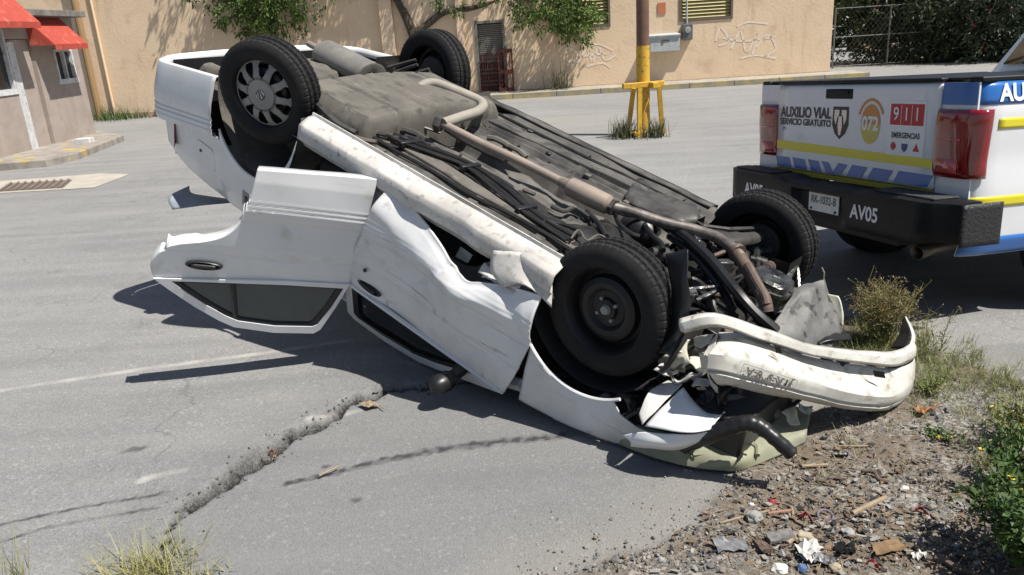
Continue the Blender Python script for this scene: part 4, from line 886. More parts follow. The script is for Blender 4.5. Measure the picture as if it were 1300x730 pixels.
# ---- left front wing
def f_lo(x): return max(arch(x, AF), ip(x, [.84,.93,1.42,1.5,1.58,1.72], [.27,.27,.56,.635,.655,.645])) if x > .90 else .27
def f_hi(x): return ip(x, [.90,1.2,1.5,1.70,1.95], [.925,.885,.80,.705,.60])
def ff(x, z): return .01 + .012*nz(x*5, z*5, 4) - .05*sst(1.55, 1.9, x)*abs(nz(x*7, z*6, 8))*3
part(MB().grid(strip(lin(.985, 1.72, 60), f_lo, f_hi, 22, 1, ff, True)), 'front_wing', M_doorf, solid=.005, off=-1)['label'] = 'creased white front wing'
q = MB(); q.tube([(AF[0] + AF[2]*math.cos(t), S(AF[0]+AF[2]*math.cos(t), .6)+.008, AF[1] + AF[2]*math.sin(t)) for t in lin(R(48), R(150), 34)], .008, 6); part(q, 'arch_lip', M_paint)
part(MB().grid(strip(lin(.985, 1.72, 40), f_lo, f_hi, 16, -1, ff, True)), 'front_wing', M_dirty, solid=.005)
# ================================================================== smashed front end
M_shard = mat('torn_panel', (.55, .54, .52), (.36, .35, .33), rough=.5, scale=9, col3=(.10, .095, .09), s3=14, lo3=.6, hi3=.7)
M_cream = mat('cream_inner_panel', (.58, .57, .47), (.46, .45, .37), rough=.5, scale=6, col3=(.16, .15, .12), s3=12, lo3=.6, hi3=.75)
M_bump = mat('bumper_white', (.58, .57, .53), (.40, .385, .345), rough=.45, scale=4.5, lo=.4, hi=.70, col3=(.24, .22, .18), s3=16, lo3=.58, hi3=.74, streak=[(3, (1, 3, 18), .58, .70, (.28, .26, .21)), (9, (2, 6, 14), .64, .70, (.10, .09, .08))])
q = MB(); q.box((1.33, .0, .56), (.62, .86, .46)); part(q, 'engine_block', M_grease, bevel=.04)
rows = []
for i in range(26):
    x = 1.0 + .78*i/25; rows.append([(x, y, .37 + .05*nz(x*9, y*9, 1) + .05*nz(x*20, y*20, 5) + .10*sst(.5,.62,abs(y))) for y in lin(-.60, .60, 40)])
part(MB().grid(rows, ), 'engine_underside', M_grease, smooth=False)
for k in range(72):                                                               # castings, brackets and hoses packed under the engine
    x, y = rnd.uniform(1.02, 1.72), rnd.uniform(-.46, .5); z = rnd.uniform(.24, .36); sz = rnd.uniform(.02, .07); q = MB()
    if k % 3 == 0: q.box((x, y, z), (sz*1.6, sz, sz), rot=(rnd.uniform(-.4,.4), rnd.uniform(-.4,.4), rnd.uniform(0,3)))
    elif k % 3 == 1:
        a = Vector((x, y, z)); d_ = Vector((rnd.uniform(-1,1), rnd.uniform(-1,1), rnd.uniform(-.3,.3))).normalized()*sz*1.2; q.tube([a-d_, a-d_*.6, a-d_*.55, a+d_*.3, a+d_*.35, a+d_], [sz*.4, sz*.4, sz*.6, sz*.6, sz*.35, sz*.35], 12)
    else:
        a = Vector((x, y, z)); q.tube(smooth_path([a, a+Vector((rnd.uniform(-.15,.15), rnd.uniform(-.15,.15), -.05)), a+Vector((rnd.uniform(-.2,.2), rnd.uniform(-.2,.2), .04))], 6), .012, 7)
    part(q, ('bracket', 'casting', 'hose')[k % 3], (M_grease, M_soot, M_blk, M_grease, M_oil, M_exr)[rnd.randrange(6)], bevel=.006 if k % 3 == 0 else 0)
cm = [uc(812,268,2,.22), uc(842,283,2,.18), uc(872,302,2,.16), uc(905,333,2,.15), uc(935,370,2,.16), uc(960,398,2,.2), uc(985,420,2,.24)]
q = MB(); sp = smooth_path(cm, 6); q.tube(sp, .026, 8); part(q, 'engine_cradle', M_blk)
q = MB(); q.tube([p + Vector((.0, -.035, .012)) for p in sp[8:]], .016, 6); part(q, 'engine_cradle', M_soot)
q = MB(); q.tube(smooth_path([uc(850,300,2,.24), uc(885,328,2,.2), uc(915,365,2,.22), uc(930,392,2,.26)], 6), .02, 8); part(q, 'engine_cradle', M_grease)
q = MB(); q.tube(smooth_path([uc(815,275,2,.26), uc(822,292,2,.2), uc(838,308,2,.2), uc(842,318,2,.2)], 5), .014, 8); part(q, 'hose', M_blk)
q = MB(); q.lathe([(.001,-.10),(.05,-.10),(.08,-.05),(.085,.03),(.06,.10),(.001,.10)], 20, Matrix.Translation(uc(812,293,2,.28)) @ Euler((0,0,R(80))).to_matrix().to_4x4()); part(q, 'steering_boot', M_blk)
# oil pan
c = uc(981,352,2,.17); q = MB(); rows = []
for f, dz in ((1.05,.12),(1.08,.05),(1.12,.045),(1.12,.03),(1.0,.028),(.96,.0),(.80,-.012),(.4,-.006),(.01,-.01)):
    rows.append([c + Vector((math.copysign(abs(math.cos(a))**.6, math.cos(a))*.10*f, math.copysign(abs(math.sin(a))**.6, math.sin(a))*.095*f, dz + .004*nz(a*3, f*9))) for a in [2*math.pi*k/32 for k in range(32)]])
part(q.grid(rows, cv=True), 'oil_pan', M_oil)
for k in range(10):
    a = 2*math.pi*k/10; q = MB(); q.lathe([(.001,-.008),(.009,-.008),(.010,.01)], 6, Matrix.Translation(c + Vector((math.cos(a)*.105, math.sin(a)*.10, .03))) @ Euler((R(90),0,0)).to_matrix().to_4x4()); part(q, 'bolt', M_oil)
# far-side arm and drive shaft
rows = sheet([[uc(893,288,2,.20), uc(920,293,2,.19), uc(950,296,2,.20), uc(985,290,2,.24)], [uc(905,302,2,.20), uc(930,305,2,.18), uc(955,303,2,.20), uc(985,296,2,.25)], [uc(925,320,2,.22), uc(940,314,2,.22), uc(962,308,2,.23), uc(986,300,2,.27)]], 4, .008, 12)
part(MB().grid(rows), 'control_arm', M_soot, solid=.012)
q = MB(); q.tube([uc(893,287,2,.19), uc(925,291,2,.17), uc(957,290,2,.19)], .012, 6); part(q, 'control_arm_rail', M_soot)
a, b_ = uc(922,330,2,.30), uc(985,316,2,.30); q = MB(); n_ = 30
q.tube([a.lerp(b_, t) for t in lin(0, 1, n_)], [(.014 if t < .5 else .03 + .012*math.cos(t*110)) for t in lin(0, 1, n_)], 12); part(q, 'drive_shaft', M_blk)
q = MB(); q.tube([(hFR.x, -.60, hFR.z), (hFR.x-.05, -.48, .55)], [.06,.04], 10); part(q, 'strut', M_blk)
q = MB(); q.tube([(hFL.x, .58, hFL.z), (hFL.x-.05, .46, .55)], [.06,.04], 10); part(q, 'strut', M_blk)
q = MB(); q.tube(smooth_path([uc(725,303,2,.18), uc(735,292,2,.16), uc(745,305,2,.17), uc(760,298,2,.17), uc(775,306,2,.18)], 5), .005, 5); part(q, 'brake_hose', M_dust)
q = MB(); q.tube(smooth_path([uc(838,335,2,.16), uc(843,350,2,.16), uc(838,368,2,.19), uc(846,380,2,.22)], 5), .008, 6); part(q, 'wire', M_dust)
# plastic wheel arch liner flap standing up beside the near wheel
rows = sheet([[cwp(846,322,3.10), cwp(862,318,3.05), cwp(873,316,3.0)], [cwp(850,350,3.05), cwp(866,352,2.97), cwp(874,350,2.95)], [cwp(854,385,3.0), cwp(868,388,2.93), cwp(876,390,2.92)], [cwp(850,418,2.98), cwp(862,420,2.92), cwp(870,424,2.92)], [cwp(836,448,2.95), cwp(846,450,2.90), cwp(852,452,2.90)]], 5, .008, 14)
part(MB().grid(rows), 'wheel_arch_liner', M_blk, solid=.005)
r4 = random.Random(9)
for k in range(26):                                                               # wreckage inside the near wheel arch
    c = at(r4.uniform(765, 838), r4.uniform(486, 524), r4.uniform(3.08, 3.25)); q = MB(); d_ = Vector((r4.uniform(-1,1), r4.uniform(-.5,.5), r4.uniform(-.5,.7)))*r4.uniform(.02,.055)
    if k % 2: q.tube(smooth_path([cw(c-d_), cw(c+Vector((0,0,r4.uniform(-.03,.03)))), cw(c+d_)], 4), r4.uniform(.005,.014), 7); part(q, 'hose', (M_blk, M_soot, M_shard)[k % 3])
    else: a_, b2 = cw(c-d_), cw(c+d_); w_ = Vector((r4.uniform(-.03,.03), r4.uniform(-.03,.03), .04)); part(MB().grid(sheet([[a_, (a_+b2)/2, b2], [a_+w_, (a_+b2)/2+w_*1.3, b2+w_]], 4, .01, 16, k)), 'torn_shard', (M_soot, M_shard, M_alu, M_blk)[k//2 % 4], solid=.003)
# near wing front corner, folded up: bright facet, rolled flange and curled tip
W_ = lambda px, py, Y: cw(at(px, py, Y))
rows = sheet([[W_(818,541,2.80), W_(838,520,2.83), W_(858,500,2.88), W_(868,493,2.92)], [W_(848,546,2.74), W_(862,528,2.78), W_(874,512,2.84), W_(880,508,2.88)], [W_(878,549,2.70), W_(886,538,2.74), W_(894,528,2.80), W_(898,524,2.84)], [W_(902,545,2.70), W_(906,541,2.73), W_(912,532,2.78), W_(922,522,2.82)]], 5, .006, 10, 3)
part(MB().grid(rows), 'wing_corner', M_doorf, solid=.005)
rows = sheet([[W_(816,540,2.80), W_(836,518,2.84), W_(857,497,2.90), W_(866,488,2.93)], [W_(814,532,2.82), W_(828,508,2.87), W_(848,490,2.94), W_(860,484,2.97)], [W_(812,526,2.84), W_(822,500,2.90), W_(842,486,2.98), W_(858,480,3.0)]], 5, .005, 12)
part(MB().grid(rows), 'wing_flange', M_shard, solid=.005)
rows = sheet([[W_(790,553,2.86), W_(818,548,2.80), W_(850,551,2.745), W_(878,551,2.71), W_(903,547,2.71)], [W_(800,560,2.83), W_(824,562,2.77), W_(850,565,2.735), W_(876,563,2.72), W_(898,556,2.72)], [W_(800,566,2.85), W_(824,569,2.80), W_(850,571,2.78), W_(874,568,2.77), W_(892,562,2.77)]], 5, .004, 10)
part(MB().grid(rows), 'wing_lower_edge', M_paint, solid=.005)
# torn lamp housings and shards around the nose
for k, (px, py, Y, s_, m_) in enumerate(((872,478,2.98,.07,M_shard),(885,462,3.0,.06,M_cream),(858,452,3.0,.05,M_cream),(890,485,2.92,.05,M_shard),(905,452,2.95,.04,M_blk),(878,440,3.05,.06,M_blk),(846,470,3.0,.05,M_shard),(828,522,2.95,.045,M_shard),(895,505,2.86,.05,M_blk),(915,500,2.88,.06,M_blk),(862,470,3.0,.055,M_alu),(800,512,3.06,.04,M_alu),(1005,528,2.98,.05,M_cream),(1022,520,3.05,.04,M_cream))):
    c = at(px, py, Y); r2 = random.Random(k); a = Vector((r2.uniform(-1,1), r2.uniform(-.6,.6), r2.uniform(-.7,.7))).normalized(); b2 = a.cross(Vector((r2.uniform(-1,1), r2.uniform(-1,1), 1))).normalized(); n2 = a.cross(b2)
    pl = [[cw(c + a*s_*(u-.5)*1.6*(.7+.5*r2.random()) + b2*s_*(v-.5)*1.1*(.7+.5*r2.random()) + n2*s_*.35*r2.uniform(-1,1)) for u in (0,.33,.66,1)] for v in (0,.5,1)]
    part(MB().grid(sheet(pl, 3, .008, 20, k)), 'torn_shard', m_, solid=.004)
rows = sheet([[W_(852,432,3.05), W_(864,424,3.02), W_(878,430,3.0)], [W_(850,455,3.02), W_(860,452,2.98), W_(872,448,2.98)], [W_(858,470,3.0), W_(868,468,2.97), W_(876,460,2.97)]], 4, .02, 16)
part(MB().grid(rows), 'lamp_panel', M_cream, solid=.004)
rows = sheet([[W_(918,500,2.92), W_(945,503,2.95), W_(985,512,3.02)], [W_(915,515,2.90), W_(948,522,2.93), W_(990,526,3.0)], [W_(925,524,2.92), W_(952,532,2.95), W_(985,532,3.02)]], 4, .008, 12)
part(MB().grid(rows), 'radiator_panel', M_alu, solid=.01)
q = MB(); q.box(cw(at(955,505,3.1)), (.25, .75, .18), rot=(0, R(10), R(0))); part(q, 'radiator', M_blk, bevel=.015)
for k in range(7):
    q = MB(); a = at(905+k*13, 490+k*3, 2.98+k*.02); q.tube(smooth_path([cw(a), cw(a+Vector((.08,.03,-.05+.02*(k%3)))), cw(a+Vector((.15,.06,-.02)))], 5), .010, 6); part(q, 'hose', M_blk)
# bonnet folded under the nose, greenish inner side up
G_ = lambda px, py, z: cw(gz(px, py, z))
ctrl = [[G_(786,563,.016), G_(820,578,.016), G_(860,590,.016), G_(905,597,.016), G_(937,597,.016), G_(965,589,.016), G_(1000,573,.016), G_(1022,560,.016)],
        [G_(790,556,.05), G_(824,568,.05), G_(864,578,.052), G_(908,586,.055), G_(938,584,.065), G_(963,573,.062), G_(998,558,.05), G_(1024,548,.05)],
        [G_(800,548,.08), G_(835,560,.08), G_(872,568,.085), G_(912,566,.09), G_(938,562,.095), G_(960,554,.085), G_(995,540,.07), G_(1028,532,.06)],
        [G_(810,540,.10), G_(845,550,.10), G_(878,555,.10), G_(915,548,.10), G_(940,540,.10), G_(965,532,.10), G_(1000,522,.08), G_(1032,516,.06)]]
part(MB().grid(sheet(ctrl, 5, .005, 9)), 'bonnet', M_hood, solid=.008)['label'] = 'crumpled bonnet, greenish inner side up'
for (pts, r_) in (([(880,577,.065),(910,574,.075),(938,570,.085),(945,578,.075)], .012), ([(945,560,.095),(960,566,.08),(962,578,.065)], .010), ([(830,566,.075),(865,572,.075),(880,584,.06)], .008)):
    q = MB(); q.tube(smooth_path([G_(*p) for p in pts], 5), r_, 6); part(q, 'bonnet_rib', M_hood)
q = MB(); q.add([G_(939,574,.088), G_(944,567,.092), G_(943,580,.082), G_(936,586,.075)], [(0,1,2,3)]); part(q, 'bonnet_hole', M_blk, smooth=False, solid=.004)
# black corrugated intake hose
hp = smooth_path([W_(868,566,2.80), W_(892,556,2.74), W_(925,543,2.70), W_(948,537,2.68), W_(965,542,2.66), W_(985,558,2.62), W_(1005,576,2.60)], 7)
q = MB(); q.tube(hp, [.030 + .0015*math.sin(i*1.7) - .004*(i > len(hp)*.7) for i in range(len(hp))], 12, cap=False); part(q, 'intake_hose', M_blk, solid=.004)
# crushed light-grey splash plate
ctrl = [[W_(1006,368,3.50), W_(1022,361,3.52), W_(1040,356,3.55), W_(1046,354,3.58)], [W_(1004,378,3.44), W_(1022,372,3.46), W_(1040,367,3.5), W_(1052,372,3.55)], [W_(988,402,3.36), W_(1012,400,3.38), W_(1040,396,3.42), W_(1062,398,3.46)], [W_(978,420,3.30), W_(1006,424,3.30), W_(1036,424,3.34), W_(1066,418,3.40)], [W_(985,436,3.28), W_(1012,438,3.28), W_(1040,438,3.32), W_(1068,432,3.38)]]
rw = sheet(ctrl, 7, .006, 12)
rw = [[p + CR.transposed() @ Vector((0, -.010*math.exp(-(((j/len(r)*3.2) % 1)-.5)**2/.02), 0)) for j, p in enumerate(r)] for r in rw]
part(MB().grid(rw), 'splash_plate', M_alu, solid=.004)
rows = sheet([[W_(1050,372,3.55), W_(1062,376,3.5)], [W_(1056,390,3.5), W_(1070,396,3.45)], [W_(1062,410,3.45), W_(1069,414,3.42)]], 5, .012, 14); part(MB().grid(rows), 'plate_ear', M_cream, solid=.006)
rows = sheet([[W_(1036,430,3.35), W_(1055,420,3.38), W_(1078,424,3.42)], [W_(1040,440,3.3), W_(1060,432,3.32), W_(1082,432,3.4)]], 5, .008, 14); part(MB().grid(rows), 'plate_lip', M_blk, solid=.006)
q = MB(); q.tube([W_(1045,358,3.57), W_(1046,346,3.58), W_(1043,340,3.6)], .006, 5); part(q, 'wire', M_dust)
# front bumper: torn off its mounts, upside down, right end on the verge
BR = [
 [(862,405,2.90),(907,398,2.86),(966,416,2.92),(1032,438,3.02),(1099,446,3.14),(1136,446,3.24),(1158,434,3.42),(1152,424,3.78)],
 [(862,411,2.86),(908,403,2.81),(966,421,2.86),(1032,442,2.96),(1099,451,3.08),(1138,454,3.18),(1161,442,3.38),(1156,432,3.78)],
 [(864,419,2.85),(910,411,2.80),(966,429,2.85),(1032,449,2.95),(1099,459,3.07),(1138,462,3.17),(1161,450,3.37),(1157,440,3.78)],
 [(868,422,2.92),(916,415,2.88),(968,433,2.93),(1034,452,3.04),(1100,462,3.15),(1137,465,3.22),(1160,454,3.38),(1156,444,3.78)]]
rw = sheet([[W_(*p) for p in r] for r in BR], 5, .003, 9, crisp=True)
fb = part(MB().grid(rw), 'front_bumper', M_bump, solid=.006, off=0); fb['label'] = 'dislodged white front bumper lying upside down'
BF = [
 [(912,422,2.90),(940,424,2.91),(970,436,2.94),(1034,455,3.05),(1100,465,3.16),(1137,468,3.22),(1159,458,3.38),(1156,448,3.78)],
 [(916,430,2.86),(942,431,2.87),(974,441,2.90),(1034,461,3.01),(1096,474,3.12),(1136,478,3.18),(1160,464,3.35),(1157,454,3.76)],
 [(903,444,2.75),(925,446,2.745),(972,460,2.78),(1030,480,2.88),(1088,496,3.00),(1133,499,3.10),(1160,482,3.30),(1157,470,3.74)],
 [(899,449,2.735),(922,452,2.73),(971,466,2.765),(1028,485,2.865),(1086,500,2.985),(1132,503,3.085),(1159,486,3.29),(1157,474,3.73)],
 [(896,466,2.735),(919,470,2.725),(967,482,2.76),(1021,496,2.86),(1077,509,2.98),(1128,512,3.085),(1157,496,3.29),(1156,484,3.72)],
 [(898,470,2.75),(920,473,2.74),(967,486,2.775),(1020,498,2.875),(1076,511,2.995),(1127,514,3.10),(1156,498,3.30),(1155,486,3.72)],
 [(900,474,2.735),(921,477,2.73),(966,489,2.765),(1019,501,2.865),(1074,514,2.985),(1125,517,3.09),(1154,501,3.30),(1154,490,3.72)],
 [(910,486,2.78),(926,487,2.775),(964,498,2.81),(1015,506,2.91),(1070,518,3.03),(1121,521,3.14),(1149,508,3.33),(1150,497,3.72)],
 [(916,489,2.87),(930,489,2.87),(966,499,2.90),(1016,507,3.00),(1070,518,3.12),(1120,520,3.22),(1146,508,3.40),(1146,498,3.74)]]
rw = sheet([[W_(*p) for p in r] for r in BF], 5, .003, 9, crisp=True)
part(MB().grid(rw), 'bumper_face', M_bump, solid=.005, off=0)
for k, cc_ in enumerate(([(899,436,2.84),(912,424,2.86),(905,446,2.78),(896,452,2.77)], [(888,446,2.86),(899,450,2.76),(898,474,2.76),(890,468,2.84)], [(897,470,2.76),(906,486,2.78),(914,500,2.84),(902,488,2.86)], [(880,428,2.95),(905,424,2.88),(900,437,2.85),(884,440,2.95)])):
    a_, b2, c2, d2 = [W_(*p) for p in cc_]; part(MB().grid(sheet([[a_, (a_+b2)/2, b2], [d2, (c2+d2)/2 + Vector((.01,.01,.0)), c2]], 5, .012, 18, k)), 'torn_shard', M_bump if k != 1 else M_cream, solid=.004)
for px, Y in ((945, 2.89), (1000, 2.98), (1060, 3.07)):                                 # black blocks darken the recess behind the lip
    q = MB(); q.box(W_(px, 432 + (px-945)*.22, Y+.09), (.10, .12, .05)); part(q, 'recess_dark', M_blk, bevel=.01)
rows = sheet([[W_(1131,442,3.45), W_(1142,424,3.55), W_(1147,404,3.62)], [W_(1150,442,3.36), W_(1156,424,3.45), W_(1148,403,3.6)]], 5); part(MB().grid(rows), 'bumper_end', M_blk, solid=.006)
rows = sheet([[W_(1152,444,3.34), W_(1158,426,3.43), W_(1149,402,3.6)], [W_(1160,440,3.42), W_(1161,424,3.5), W_(1150,402,3.62)]], 5); part(MB().grid(rows), 'bumper_end', M_bump, solid=.006)
for pts in ([(1108,470),(1122,472),(1124,480),(1110,478)], [(983,440),(990,440),(993,448),(985,448)]):
    q = MB(); Yq = 3.07 if pts[0][0] > 1050 else 2.83; q.poly([W_(x, y, Yq) for x, y in pts]); part(q, 'bumper_slot', M_blk, smooth=False, solid=.004)
# faded number painted on the bumper, upside down
M_num = mat('faded_number', (.07, .065, .06), (.17, .16, .15), rough=.7, scale=30)
a, b_ = at(1018, 490, 2.855), at(928, 462, 2.725); up_ = at(968, 482, 2.76) - at(971, 466, 2.765)
text_mesh('JTX-590-A', .046, M_num, 'number_lettering', car, CI @ frame((a+b_)/2 + Vector((0,-.024,0)), b_-a, up_), bold=.0014, width=.26)
fr_ = CI @ frame((a+b_)/2 + Vector((0,-.023,0)), b_-a, up_)
bd = [(-.145,-.024),(.145,-.024),(.15,-.018),(.15,.018),(.145,.024),(-.145,.024),(-.15,.018),(-.15,-.018)]
part(MB().ring([fr_ @ Vector((x, y, 0)) for x, y in bd], [fr_ @ Vector((x*.985, y*.93, 0)) for x, y in bd]), 'number_border', M_num, smooth=False)

# ================================================================== pickup truck
TT = Vector((2.195, 4.993, -.11)); TE = Euler((R(-3.2), R(2.1), R(14.7))); TM = Matrix.Translation(TT) @ TE.to_matrix().to_4x4(); TI = TM.inverted()
trk = thing('pickup_truck', 'white roadside assistance pickup with blue and yellow stripes', 'pickup', TT, TE)
M_tw = mat('truck_white', (.74, .75, .77), (.68, .69, .70), rough=.25, scale=2, coat=.5, col3=(.55, .54, .52), s3=8, lo3=.66, hi3=.85)
M_tb = mat('truck_blue', (.025, .135, .42), rough=.28, coat=.4); M_ty = mat('truck_yellow', (.72, .62, .03), rough=.35, coat=.3)
M_tk = mat('truck_black', (.008, .0085, .010), (.014, .0145, .016), rough=.45, scale=20, spec=.25, bump=.12, bscale=150, bdist=.002)
M_red = mat('lamp_red', (.27, .004, .008), (.15, .002, .004), rough=.12, scale=5, coat=1, spec=.7); M_lamp = mat('lamp_clear', (.55, .10, .09), rough=.15, coat=1)
M_sw = mat('decal_white', (.80, .80, .80), rough=.4); M_sk = mat('decal_black', (.03, .03, .032), rough=.4); M_sr = mat('decal_red', (.50, .03, .04), rough=.4); M_so = mat('decal_orange', (.62, .26, .07), rough=.4); M_sy = mat('decal_gold', (.62, .50, .12), rough=.4)
def Y_(z): return ip(z, [.45,.55,.80,1.0,1.15,1.25,1.36,1.41], [.955,.985,1.005,1.0,1.01,1.015,1.0,.985])
AXR = 1.03
def bed_side(s, m, z0, z1, x0, x1, off, name, par=trk, nx=40, nzq=14):
    rows = []
    for i in range(nx+1):
        x = x0 + (x1-x0)*i/nx; lo = z0; d = .47**2-(x-AXR)**2
        if d > 0: lo = max(z0, min(z1, .40+math.sqrt(d)))
        sx = -.035*math.exp(-(x/.05)**2)
        rows.append([(x, s*(Y_(lo+(z1-lo)*j/nzq)+off+sx), lo+(z1-lo)*j/nzq) for j in range(nzq+1)])
    return MB().grid(rows).build(name, m, par, solid=.006 if off == 0 else .002, off=-1)
for s in (-1, 1):
    p_ = bed_side(s, M_tw, .47, 1.41, .0, 2.0, 0, 'bed_side', nzq=24)
    for z0, z1, m_ in ((1.284, 1.40, M_tb), (1.157, 1.212, M_ty), (.742, .80, M_ty), (.473, .574, M_tb)):
        x0 = .115 if .85 < z0 < 1.25 else .0
        bed_side(s, m_, z0, z1, x0, 2.0, .004, 'stripe', nzq=4)
    q = MB(); q.box((1.0, s*.95, 1.412), (2.0, .09, .03)); q.build('bed_rail', M_tk, trk, bevel=.008)
    # tail lamp wrapping the corner
    rows = []
    for j in range(15):
        z = .90 + .36*j/14; e = .012*(1-((j-7)/7)**4); yo = Y_(z)
        rows.append([(p.x, s*p.y, z) for p in smooth_path([(x, y, 0) for x, y in ((.0-e, .742),(-.020-e, .76),(-.024-e, .90),(-.012-e*.6, yo-.03),(.02, yo+.004+e*.5),(.055, yo+.006+e*.5),(.070, yo+.003))], 4)])
    la = MB().grid(rows).build('tail_lamp', M_red, trk, solid=.01)
    q = MB(); q.grid([[(x-.004, s*y, z) for x, y in ((-.034, .775),(-.038, .86),(-.036, .92))] for z in (.925, .96, 1.0)]); q.build('reverse_lens', M_lamp, la, solid=.004)
    q = MB(); q.grid([[(x-.004, s*y, z) for x, y in ((-.034, .775),(-.040, .86),(-.038, .93))] for z in (1.10, 1.105, 1.11)]); q.build('lens_rib', M_lamp, la, solid=.003)
    # outer post behind the lamp
    q = MB(); q.add([(.0, s*.75, .74), (.0, s*.985, .74), (.0, s*.985, 1.40), (.0, s*.75, 1.40)], [(0,1,2,3)]); q.build('bed_post', M_tw, trk, smooth=False, solid=.01)
    q = MB(); q.add([(-.009, s*.752, 1.284), (-.009, s*.98, 1.284), (-.009, s*.98, 1.40), (-.009, s*.752, 1.40)], [(0,1,2,3)]); q.build('stripe', M_tb if s < 0 else M_tw, trk, smooth=False, solid=.002)
q = MB(); q.box((.99, 0, 1.418), (1.94, 1.80, .012)); q.build('tonneau_cover', M_tk, trk, bevel=.003)
q = MB(); q.box((1.0, 0, .62), (1.96, 1.85, .06)); q.build('bed_floor', M_tk, trk, bevel=.01)
q = MB(); q.box((1.97, 0, 1.0), (.05, 1.85, .76)); q.build('bed_front', M_tw, trk, smooth=False)
# tailgate
rows = [[(-.024 + .02*sst(1.38, 1.405, z) + .012*(1-sst(.815, .835, z)), y, z) for z in lin(.815, 1.405, 40)] for y in lin(-.742, .742, 12)]
tg = MB().grid(rows).build('tailgate', M_tw, trk, solid=.05, off=-1)
q = MB(); q.box((.01, 0, 1.415), (.075, 1.50, .022)); q.build('tailgate_cap', M_tk, tg, bevel=.008)
q = MB(); q.box((-.024, .085, 1.34), (.012, .26, .062)); hd = q.build('handle', M_tk, tg, bevel=.012)
q = MB(); q.box((-.032, .085, 1.352), (.012, .20, .026)); q.build('handle_flap', M_tk, tg, bevel=.008)
def dec(pts, m, name, o=.0262):
    return MB().poly([(-o, y, z) for y, z in pts]).build(name, m, tg, smooth=False, solid=.001)
dec([(.74,.953),(-.74,.936),(-.74,.986),(.74,1.015)], M_ty, 'stripe')
for k, (y0, y1, sl_) in enumerate(((.735,.57,-.03),(.53,.39,-.035),(.35,.235,-.04),(.195,.12,-.06),(.08,-.01,.06),(-.06,-.20,.05),(-.25,-.42,.05),(-.47,-.735,.04))):
    dec([(y0+sl_*.5,.828),(y1+sl_*.5,.828),(y1-sl_*.5,.898),(y0-sl_*.5,.902)], M_tb, 'chevron')
q = MB(); q.box((-.02, 0, .80), (.03, 1.50, .03)); q.build('lower_trim', mat('olive_trim', (.30, .26, .02), rough=.5), trk)
def tmx(y, z, o=.0275): return frame((-o, y, z), (0, -1, 0), (0, 0, 1))
text_mesh('AUXILIO VIAL', .098, M_sk, 'lettering', tg, tmx(.43, 1.212), bold=.0028, width=.56)
text_mesh('SERVICIO GRATUITO', .062, M_sk, 'lettering', tg, tmx(.43, 1.147), bold=.0016, width=.56)
text_mesh('(•)', .036, M_sk, 'lettering', tg, tmx(.66, 1.10), sx=1.2)
# shield emblem with a stylised horned head
cy, cz = .057, 1.165
dec([(cy+.075,cz+.095),(cy-.075,cz+.095),(cy-.078,cz-.02),(cy-.05,cz-.075),(cy,cz-.11),(cy+.05,cz-.075),(cy+.078,cz-.02)], M_sk, 'emblem')
for s in (1,-1):
    dec([(cy+s*.010,cz+.075),(cy+s*.058,cz+.075),(cy+s*.060,cz+.02),(cy+s*.040,cz-.02),(cy+s*.028,cz+.03),(cy+s*.012,cz+.045)], mat('emblem_silver', (.5,.5,.52), rough=.25, metal=.8), 'emblem_horn', .0278)
dec([(cy+.016,cz+.035),(cy-.016,cz+.035),(cy-.022,cz-.03),(cy-.008,cz-.085),(cy+.008,cz-.085),(cy+.022,cz-.03)], MATS['emblem_silver'], 'emblem_face', .0278)
# round sticker
cy, cz = -.222, 1.16
dec([(cy+.085*math.cos(a), cz+.12*math.sin(a)) for a in lin(0, math.pi, 16)], M_so, 'sticker'); dec([(cy+.085*math.cos(a), cz+.12*math.sin(a)) for a in lin(math.pi, 2*math.pi, 16)], M_sy, 'sticker')
text_mesh('072', .115, M_sw, 'lettering', tg, tmx(cy, cz, .0285), bold=.004, sx=.85)
dec([(cy+.12*math.cos(a), cz+.155*math.sin(a)) for a in lin(.4, 2.7, 12)] + [(cy+.105*math.cos(a), cz+.138*math.sin(a)) for a in lin(2.7, .4, 12)], M_so, 'sticker_arc', .0266)
# 911 sticker
cy, cz = -.52, 1.14
dec([(cy+.145,cz-.15),(cy-.145,cz-.15),(cy-.145,cz+.16),(cy+.145,cz+.16)], M_sw, 'sticker', .0264)
dec([(cy+.13,cz+.025),(cy-.13,cz+.025),(cy-.13,cz+.145),(cy+.13,cz+.145)], M_sr, 'sticker_field', .0280)
for k, ch in enumerate('911'): text_mesh(ch, .105, M_sw, 'lettering', tg, tmx(cy+.082-.082*k, cz+.085, .0312), bold=.001, sx=.9)
for k in (-1, 0): dec([(cy-.041+.082*(k+1)-.001,cz+.03),(cy-.041+.082*(k+1)+.002,cz+.03),(cy-.041+.082*(k+1)+.002,cz+.14),(cy-.041+.082*(k+1)-.001,cz+.14)], M_sw, 'sticker_line', .0300)
text_mesh('EMERGENCIAS', .044, M_sk, 'lettering', tg, tmx(cy, cz-.035, .0280), bold=.0015, sx=.78)
dec([(cy+.11,cz-.085),(cy+.07,cz-.085),(cy+.07,cz-.11),(cy+.11,cz-.11)], M_sr, 'sticker_cross', .0280); dec([(cy+.10,cz-.075),(cy+.08,cz-.075),(cy+.08,cz-.12),(cy+.10,cz-.12)], M_sr, 'sticker_cross', .0295)
dec([(cy+.025,cz-.08),(cy-.025,cz-.08),(cy-.022,cz-.11),(cy,cz-.13),(cy+.022,cz-.11)], mat('decal_navy', (.05,.09,.22), rough=.4), 'sticker_badge', .0280)
dec([(cy-.09,cz-.075),(cy-.115,cz-.12),(cy-.065,cz-.12)], M_sr, 'sticker_flame', .0280)
